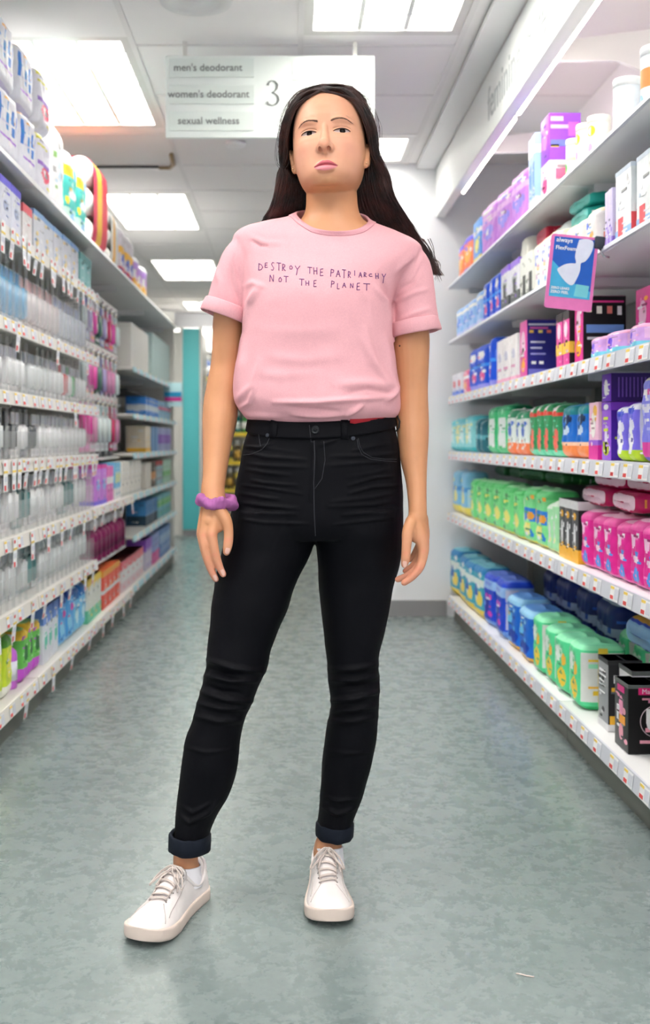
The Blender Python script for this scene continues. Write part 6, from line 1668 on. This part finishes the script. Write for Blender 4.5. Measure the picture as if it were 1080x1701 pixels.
# ------------------------------------------------------------------ sneakers
M_SHOE = mat('white smooth leather', (228, 220, 219), .42, bump=.08, bscale=250)
M_SOLE = mat('off white rubber sole', (218, 200, 190), .55)
M_LACE = mat('flat beige grey laces', (206, 192, 186), .8, bump=.3, bscale=900)
M_STITCH = mat('grey stitch line', (186, 174, 172), .7)
M_SOCK = mat('white cotton sock', (238, 234, 240), .9, bump=.5, bscale=700)
SHL = .292
def shoe(heel, toe, ank, label):
    """heel, toe: ground points (x, y); local +y runs to the toe"""
    h = Vector((*heel, 0)); t = Vector((*toe, 0)); dv = (t - h); L = dv.length; dv.normalize()
    side = Vector((-dv.y, dv.x, 0)) * -1.0
    def wp(x_, y_, z_): return h + side * x_ + dv * (y_ * L / SHL) + Vector((0, 0, z_))
    def width(y_):
        b_ = float(np.interp(y_, [0, .03, .07, .11, .15, .19, .222, .24, .292], [.0335, .0335, .034, .0355, .0405, .0465, .0485, .0480, .0480]))
        if y_ < .034: b_ *= math.sqrt(max(0, 1 - ((.034 - y_) / .034) ** 2.3))
        if y_ > .228: b_ *= math.sqrt(max(0, 1 - ((y_ - .228) / (SHL - .228)) ** 2.25))
        return b_
    def cxm(y_): return .004 * math.sin(math.pi * min(1, y_ / SHL))
    def zb(y_): return float(np.interp(y_, [0, .02, .19, .24, .27, .292], [.003, .0, .0, .005, .0115, .018]))
    ys = [SHL * (.5 - .5 * math.cos(math.pi * k_ / 64)) * .9998 + .00003 for k_ in range(65)]
    so = MB(); v = []; f = []
    profS = [(.92, 0), (.99, .0015), (1.01, .006), (1.01, .021), (.99, .0245), (.92, .025)]
    m = len(profS) * 2
    for y_ in ys:
        w_ = width(y_) + .0022 * min(1, (SHL - y_) / .01, y_ / .01 + .05); row = []
        if y_ in (ys[0], ys[-1]): w_ = 0
        for sx, zz in profS: row.append(wp(cxm(y_) + sx * w_, y_, zb(y_) + zz))
        for sx, zz in profS[::-1]: row.append(wp(cxm(y_) - sx * w_, y_, zb(y_) + zz))
        v += row
    for i in range(len(ys) - 1):
        for j in range(m):
            j2 = (j + 1) % m; f.append((i*m+j, i*m+j2, (i+1)*m+j2, (i+1)*m+j))
    so.add(v, f, M_SOLE, True)
    t_ = empty('sneaker', h)
    t_.parent = person; t_.matrix_parent_inverse = Matrix.Translation(person.location).inverted()
    off = -h
    def sub(name, mb_):
        mb_.v = [tuple(Vector(p) + off) for p in mb_.v]
        return mb_.build(name, t_)
    sub('sole', so)
    # upper: arches over the foot
    HZ = lambda y_: float(np.interp(y_, [0, .01, .03, .06, .085, .10, .115, .14, .17, .20, .23, .255, .275, .287, .292], [.066, .082, .082, .070, .068, .078, .092, .084, .072, .060, .051, .046, .040, .031, .022]))
    up = MB(); v = []; f = []; nA = 28
    us = [y_ for y_ in ys if .0012 <= y_ <= .2908]
    for y_ in us:
        w_ = width(y_) - .0004; hz = HZ(y_) + zb(y_) * .6; z0_ = zb(y_) + .016
        for k in range(nA + 1):
            a = math.pi * k / nA; c, s = math.cos(a), math.sin(a)
            ex = 2.35 if y_ > .12 else 2.9
            q = (abs(c) ** ex + abs(s) ** ex) ** (-1 / ex)
            xw = w_ * c * q; zz = z0_ + (hz - z0_) * s * q
            nar = 1 - .30 * max(0, (zz - z0_) / (hz - z0_ + 1e-6)) ** 1.5 * (1 if .06 < y_ < .2 else .6)
            v.append(wp(cxm(y_) + xw * nar, y_, zz))
    mA = nA + 1
    for i in range(len(us) - 1):
        for k in range(nA): f.append((i*mA+k, i*mA+k+1, (i+1)*mA+k+1, (i+1)*mA+k))
    f.append(tuple(range(mA))); f.append(tuple((len(us)-1)*mA+k for k in range(mA))[::-1])
    up.add(v, f, M_SHOE, True)
    me = up.mesh('upper'); ub = bvh_of(me); BV = [ub]
    up2 = MB(); up2.v = list(up.v); up2.f = up.f; up2.mi = up.mi; up2.sm = up.sm; up2.mats = up.mats; sub('upper', up2)
    def top(x_, y_, lift=.0008):
        l_ = None
        for b_ in BV:
            l2, n2_, _, _ = b_.ray_cast(wp(x_, y_, .3), Vector((0, 0, -1)), .5)
            if l2 is not None and (l_ is None or l2.z > l_.z): l_, n_ = l2, n2_
        if l_ is None: return wp(x_, y_, .05)
        return l_ + n_ * (lift if n_.z > 0 else -lift)
    # padded collar rim
    cm = MB(); P = []
    for k in range(28):
        a = 2 * math.pi * k / 28
        yy = .060 + .052 * math.cos(a); xx = .0285 * math.sin(a) * (1 - .1 * math.cos(a))
        P.append(top(xx + cxm(yy), max(.006, yy), .001))
    cm.tube(P, .0042, 10, M_SHOE, closed=True); sub('heel_collar', cm)
    # tongue
    tg = MB(); v = []; f = []
    for i in range(13):
        u = i / 12; yy = .185 - .085 * u; wd = .017 + .007 * u - .012 * max(0, u - .85) / .15 * .7
        for k in range(7):
            s_ = (k - 3) / 3
            l_ = top(s_ * wd + cxm(yy), yy, .0012); l_.z += .034 * max(0, u - .55) ** 1.3 * (1 - .25 * s_ * s_) - .0012 * s_ * s_
            v.append(l_)
    for i in range(12):
        for k in range(6): f.append((i*7+k, i*7+k+1, (i+1)*7+k+1, (i+1)*7+k))
    tg.add(v, f, M_SHOE, True); BV.append(bvh_of(tg.mesh('t'))); to = sub('tongue', tg); sm_ = to.modifiers.new('t', 'SOLIDIFY'); sm_.thickness = .003; sm_.offset = 0
    # stitched panels: toe cap V and eyelet stays
    st = MB()
    for s_ in (-1, 1):
        st.tube([top(s_ * x_ + cxm(y_), y_, .0003) for x_, y_ in [(.016, .205), (.022, .216), (.030, .228), (.036, .240), (.0385, .247)]], .0008, 6, M_STITCH)
        st.tube([top(s_ * x_ + cxm(y_), y_, .0003) for x_, y_ in [(.022, .108), (.0255, .13), (.029, .16), (.032, .19), (.0345, .21), (.0375, .226)]], .0008, 6, M_STITCH)
    sub('stitch_line', st)
    # laces: crossbars, then the bow
    TT = [(.198, .0165), (.183, .0175), (.168, .0180), (.153, .0185), (.138, .0190), (.123, .0195)]
    lace = MB(); 
    for i, (yy, xx) in enumerate(TT):
        Pp = [top(x_ + cxm(yy), yy + .004 * math.sin(x_ * 60 + i), .0052 if abs(x_) < xx * .9 else .001) for x_ in np.linspace(-xx, xx, 11)]
        for dy in (-.0016, 0, .0016): lace.tube([p + dv * dy for p in Pp], .0014, 6, M_LACE)
        if i < len(TT) - 1:
            for s_ in (-1, 1):
                y2, x2 = TT[i + 1]
                Pp = [top(s_ * (xx * (1 - u) + x2 * u * .95) * .9 + cxm(yy), yy * (1 - u) + y2 * u, .0030) for u in np.linspace(0, 1, 5)]
                lace.tube(Pp, .0013, 6, M_LACE)
    sub('laces', lace)
    bow = MB(); kx, ky = 0.0, .125
    k0 = top(kx, ky, .0085)
    for s_ in (-1, 1):
        Pp = []
        for i in range(17):
            a = 2 * math.pi * i / 16
            xx = s_ * (.014 - .014 * math.cos(a)) * .95; yy = ky + .034 * (1 - math.cos(a)) * .5 + .010 * math.sin(a) * s_
            p = top(xx * .9 + cxm(yy), yy, .009 + .007 * math.sin(a / 2)); Pp.append(p)
        for dz in (-.0011, .0011): bow.tube([p + Vector((0, 0, dz)) for p in Pp], .0013, 6, M_LACE)
        Pp = [top(s_ * (.003 + .016 * u) , ky + .040 * u, .007 + .003 * math.sin(u * 3)) for u in np.linspace(0, 1, 8)]
        bow.tube(Pp, .0018, 6, M_LACE)
    bm = bmesh.new(); bmesh.ops.create_uvsphere(bm, u_segments=12, v_segments=8, radius=.0045); bmesh.ops.translate(bm, vec=k0, verts=bm.verts); bow.bm(bm, M_LACE, True)
    sub('lace_bow', bow)
    ey = MB()
    for i, (yy, xx) in enumerate(TT):
        for s_ in (-1, 1):
            p = top(s_ * (xx + .0015) + cxm(yy), yy, .0006); bm = bmesh.new(); bmesh.ops.create_uvsphere(bm, u_segments=8, v_segments=6, radius=.0016); bmesh.ops.translate(bm, vec=p, verts=bm.verts)
            ey.bm(bm, mat('dark eyelet', (120, 110, 110), .6), True)
    sub('eyelets', ey)
    # sock
    a = Vector(ank); sk = MB(); v = []; f = []; nS = 28
    for (r_, zz) in ((.0345, .040), (.0325, .058), (.0312, .070), (.0312, .080), (.0300, .082), (.0275, .078)):
        for k in range(nS):
            an = 2 * math.pi * k / nS
            v.append((a.x + r_ * 1.02 * math.cos(an), a.y + (r_ * 1.12) * math.sin(an), zz - .004 * math.sin(an)))
    for i in range(5):
        for k in range(nS): f.append((i*nS+k, i*nS+(k+1)%nS, (i+1)*nS+(k+1)%nS, (i+1)*nS+k))
    sk.add(v, f, M_SOCK, True); sub('sock', sk)
    return t_
def G0(px, py):  # ground point under a pixel
    d = H * F / (py - CY); return ((px - CX) * d / F, d)
sa = shoe((-.188, 2.375), (-.286, 2.112), (W(309, 1430, 2.322).x, 2.322), '')
sb = shoe((.087, 2.490), (.0875, 2.195), (W(546, 1410, 2.432).x, 2.432), '')
sa['label'] = 'white sneaker on the foot stepping forward'; sb['label'] = 'white sneaker pointing straight ahead'

# ------------------------------------------------------------------ scrunchie and hair tie
def scrunchie():
    c = W(356, 832, 2.318); ax = Vector((-.10, 0.12, -1)).normalized()
    sx = Vector((1, 0, .30)); sx = (sx - ax * sx.dot(ax)).normalized(); sy = ax.cross(sx)
    v = []; f = []; n = 200; m = 22
    for i in range(n):
        a = 2 * math.pi * i / n
        R_ = .0325 + .0045 * math.cos(a)
        rr_ = .0108 + .0012 * math.sin(a * 5 + 1) + .0006 * math.sin(a * 13)
        ctr = c + sx * (R_ * 1.05) * math.cos(a) + sy * R_ * math.sin(a) + ax * (.0032 * math.sin(a * 4 + .6))
        out = (sx * math.cos(a) + sy * math.sin(a))
        for j in range(m):
            b = 2 * math.pi * j / m
            r2 = rr_ * (1 + .10 * math.sin(b * 3 + a * 4) + .07 * math.sin(b * 2 - a * 7) + .09 * abs(math.sin(a * 15 + 1.6 * math.sin(b + a * 3))) + .05 * math.sin(a * 37 + b * 2))
            v.append(ctr + out * math.cos(b) * r2 * .95 + ax * math.sin(b) * r2 * 1.05)
    for i in range(n):
        for j in range(m): f.append((i*m+j, i*m+(j+1)%m, ((i+1)%n)*m+(j+1)%m, ((i+1)%n)*m+j))
    e = MB().add(v, f, mat('mauve purple cotton scrunchie', (158, 88, 148), .8, noise=.08, nscale=200, bump=.3, bscale=500), True)
    return ppart('scrunchie', e.mesh('scrunchie'), None, 'mauve scrunchie around the wrist')
scrunchie()
e = MB()
P = [W(655, 683, 2.37), W(660, 690, 2.36), W(664, 700, 2.355), W(663, 710, 2.355), W(658, 716, 2.36), W(652, 716, 2.365)]
e.tube(P, .0017, 8, M_BLACK); ppart('drawstring_loop', e.mesh('drawstring_loop'), jeans_o)

# ------------------------------------------------------------------ hair
HS = MB(); hr = random.Random(11)
def lerp(a, b, t): return a + (b - a) * t
LEVZ = [.132, .120, .100, .076, .046, .012, -.020]
LPHI = [4, 10, 26, 45, 58, 70, 86]
def sect(side, a, r):
    """lower sections in the world: a 0 front/outer .. 1 back/inner, r random 0..1"""
    if side < 0:
        rows = [(290, 467, 520, 2.385, 2.47), (320, 461, 530, 2.40, 2.48), (350, 452, 535, 2.415, 2.485), (372, 440, 530, 2.455, 2.50), (400, 442, 525, 2.485, 2.515), (450, 450, 520, 2.50, 2.52)]
    else:
        rows = [(290, 640, 575, 2.385, 2.47), (322, 648, 575, 2.40, 2.48), (352, 666, 575, 2.43, 2.49), (380, 685, 585, 2.46, 2.50), (412, 702, 600, 2.475, 2.505), (455, 729, 640, 2.48, 2.51)]
    out = []
    for i, (py, xo, xi, d0, d1) in enumerate(rows):
        aa = a ** 1.1
        out.append(W(lerp(xo, xi, aa) + (r - .5) * (10 if i < 4 else 14), py + (r - .5) * 6, lerp(d0, d1, aa)))
    return out
def strand(side, a, r, rad, mb, jit=1.0, short=0):
    pts = []
    fr_root = lerp(.072, -.075, a)
    wz, wf, wb_ = 0, 0, 0
    # root along the parting
    zr = float(np.interp(abs(fr_root), [0, .03, .05, .07, .085], [.141, .135, .123, .102, .082]))
    pts.append(HL(side * hr.uniform(-.002, .004) - .006, fr_root, zr + .002 + .003 * r))
    for z_, ph in zip(LEVZ, LPHI):
        if z_ > zr: continue
        phi = math.radians(lerp(ph, 178, a)) * side
        off = .004 + .011 * r + (.004 if z_ < .07 else .001)
        if z_ < .06: off += (.0095 if side < 0 else .005) * (1 - a) * (1 if z_ < 0 else .55 if z_ < .03 else .2)
        p = head_pt(z_, phi, off)
        pts.append(HL(p[0], p[1], p[2]))
    pts += sect(side, a, r)
    if short: pts = pts[:-short]
    jx = hr.uniform(-1, 1) * .0022 * jit; jy = hr.uniform(-1, 1) * .0022 * jit
    P = [np.array(p) + np.array([jx * min(1, i / 3), jy * min(1, i / 3), 0]) for i, p in enumerate(pts)]
    Q, _ = catmull(P, [(0,)] * len(P), 3)
    n = len(Q); ph1, ph2 = hr.uniform(0, 6), hr.uniform(0, 6)
    Q = [q + np.array([.0012 * math.sin(i * .5 + ph1), .0010 * math.sin(i * .43 + ph2), 0]) * jit * min(1, i / 8) for i, q in enumerate(Q)]
    rs = [rad * min(1, .5 + i / 6) * (1 if i < n * .75 else max(.12, 1 - (i - n * .75) / (n * .25))) for i in range(n)]
    mb.tube([tuple(q) for q in Q], rs, 4, None, cap=False)
for side in (-1, 1):
    N_ = 950 if side < 0 else 1100
    for i in range(N_):
        a = hr.random() ** 1.35; strand(side, a, hr.random(), hr.uniform(.0011, .0017), HS)
    for i in range(520):                                      # fine surface hairs
        a = hr.random() ** 1.7; strand(side, a, hr.uniform(.85, 1.12), hr.uniform(.0004, .0007), HS, 1.6, hr.choice([0, 0, 1, 2]))
    for i in range(60):                                       # flyaways
        strand(side, hr.random(), hr.uniform(1.0, 1.7), .00028, HS, 3.5, hr.choice([1, 2, 3]))
for i in range(0):                                          # brushed back from the hairline over the top
    ph = math.radians(hr.uniform(-30, 30)); r = hr.random(); o_ = .003 + .009 * r
    z0_ = .099 + .004 * hr.random() - .012 * (abs(ph) / .5) ** 2
    p0_ = head_pt(z0_, ph, .001); p1_ = head_pt(z0_ + .012, ph, o_ * .8); p2_ = head_pt(.127, ph, o_)
    P = [HL(*p0_), HL(*p1_), HL(p2_[0], p2_[1], .127 + .3 * o_), HL(p2_[0] * 1.2, .005, .135 + o_ * .7), HL(p2_[0] * 1.6, -.045, .124 + o_ * .5), HL(p2_[0] * 2, -.085, .09)]
    Q, _ = catmull([tuple(p) for p in P], [(0,)] * 6, 4)
    HS.tube([tuple(q) for q in Q], [.0010 * min(1, .2 + k_ / 6) for k_ in range(len(Q))], 4, None, cap=False)
# wisps at the blown tip
for i in range(26):
    x_ = hr.uniform(690, 716); y_ = hr.uniform(395, 425)
    P = [W(x_, y_, 2.478), W(lerp(x_, 726, .55), y_ + 18, 2.474), W(726 + hr.uniform(-6, 6), 446 + hr.uniform(-8, 6), 2.47), W(730 + hr.uniform(-9, 7), 462 + hr.uniform(-12, 8), 2.468)]
    Q, _ = catmull([tuple(p) for p in P], [(0,)] * 4, 4); HS.tube([tuple(q) for q in Q], [.0008 * (1 - i_ / len(Q)) + .0001 for i_ in range(len(Q))], 4, None, cap=False)
# scalp under the strands
v = []; f = []; zs = np.linspace(-.03, .139, 30); n = 48
for z_ in zs:
    lim = math.radians(float(np.interp(z_, LEVZ[::-1], LPHI[::-1])) + 5) if z_ < .108 else 0
    for j in range(n + 1):
        phi = lerp(lim, 2 * math.pi - lim, j / n); v.append(HL(*head_pt(z_, phi, .0045)))
for i in range(len(zs) - 1):
    for j in range(n): f.append((i*(n+1)+j, i*(n+1)+j+1, (i+1)*(n+1)+j+1, (i+1)*(n+1)+j))
HS.add(v, f, None, True)
me = HS.mesh('hair')
def hair_mat():
    m = bpy.data.materials.new('long dark brown hair'); m.use_nodes = True
    N = m.node_tree.nodes; L = m.node_tree.links; b = N['Principled BSDF']
    b.inputs['Roughness'].default_value = .34; b.inputs['Specular IOR Level'].default_value = .55
    tc = N.new('ShaderNodeTexCoord'); n = N.new('ShaderNodeTexNoise'); n.inputs['Scale'].default_value = 30
    L.new(tc.outputs['Object'], n.inputs['Vector'])
    r = N.new('ShaderNodeValToRGB'); r.color_ramp.elements[0].position = .35; r.color_ramp.elements[0].color = (*srgb(26, 14, 13), 1); r.color_ramp.elements[1].position = .7; r.color_ramp.elements[1].color = (*srgb(70, 38, 32), 1)
    L.new(n.outputs['Fac'], r.inputs[0]); L.new(r.outputs[0], b.inputs['Base Color'])
    return m
me.materials.append(hair_mat()); ppart('hair', me)
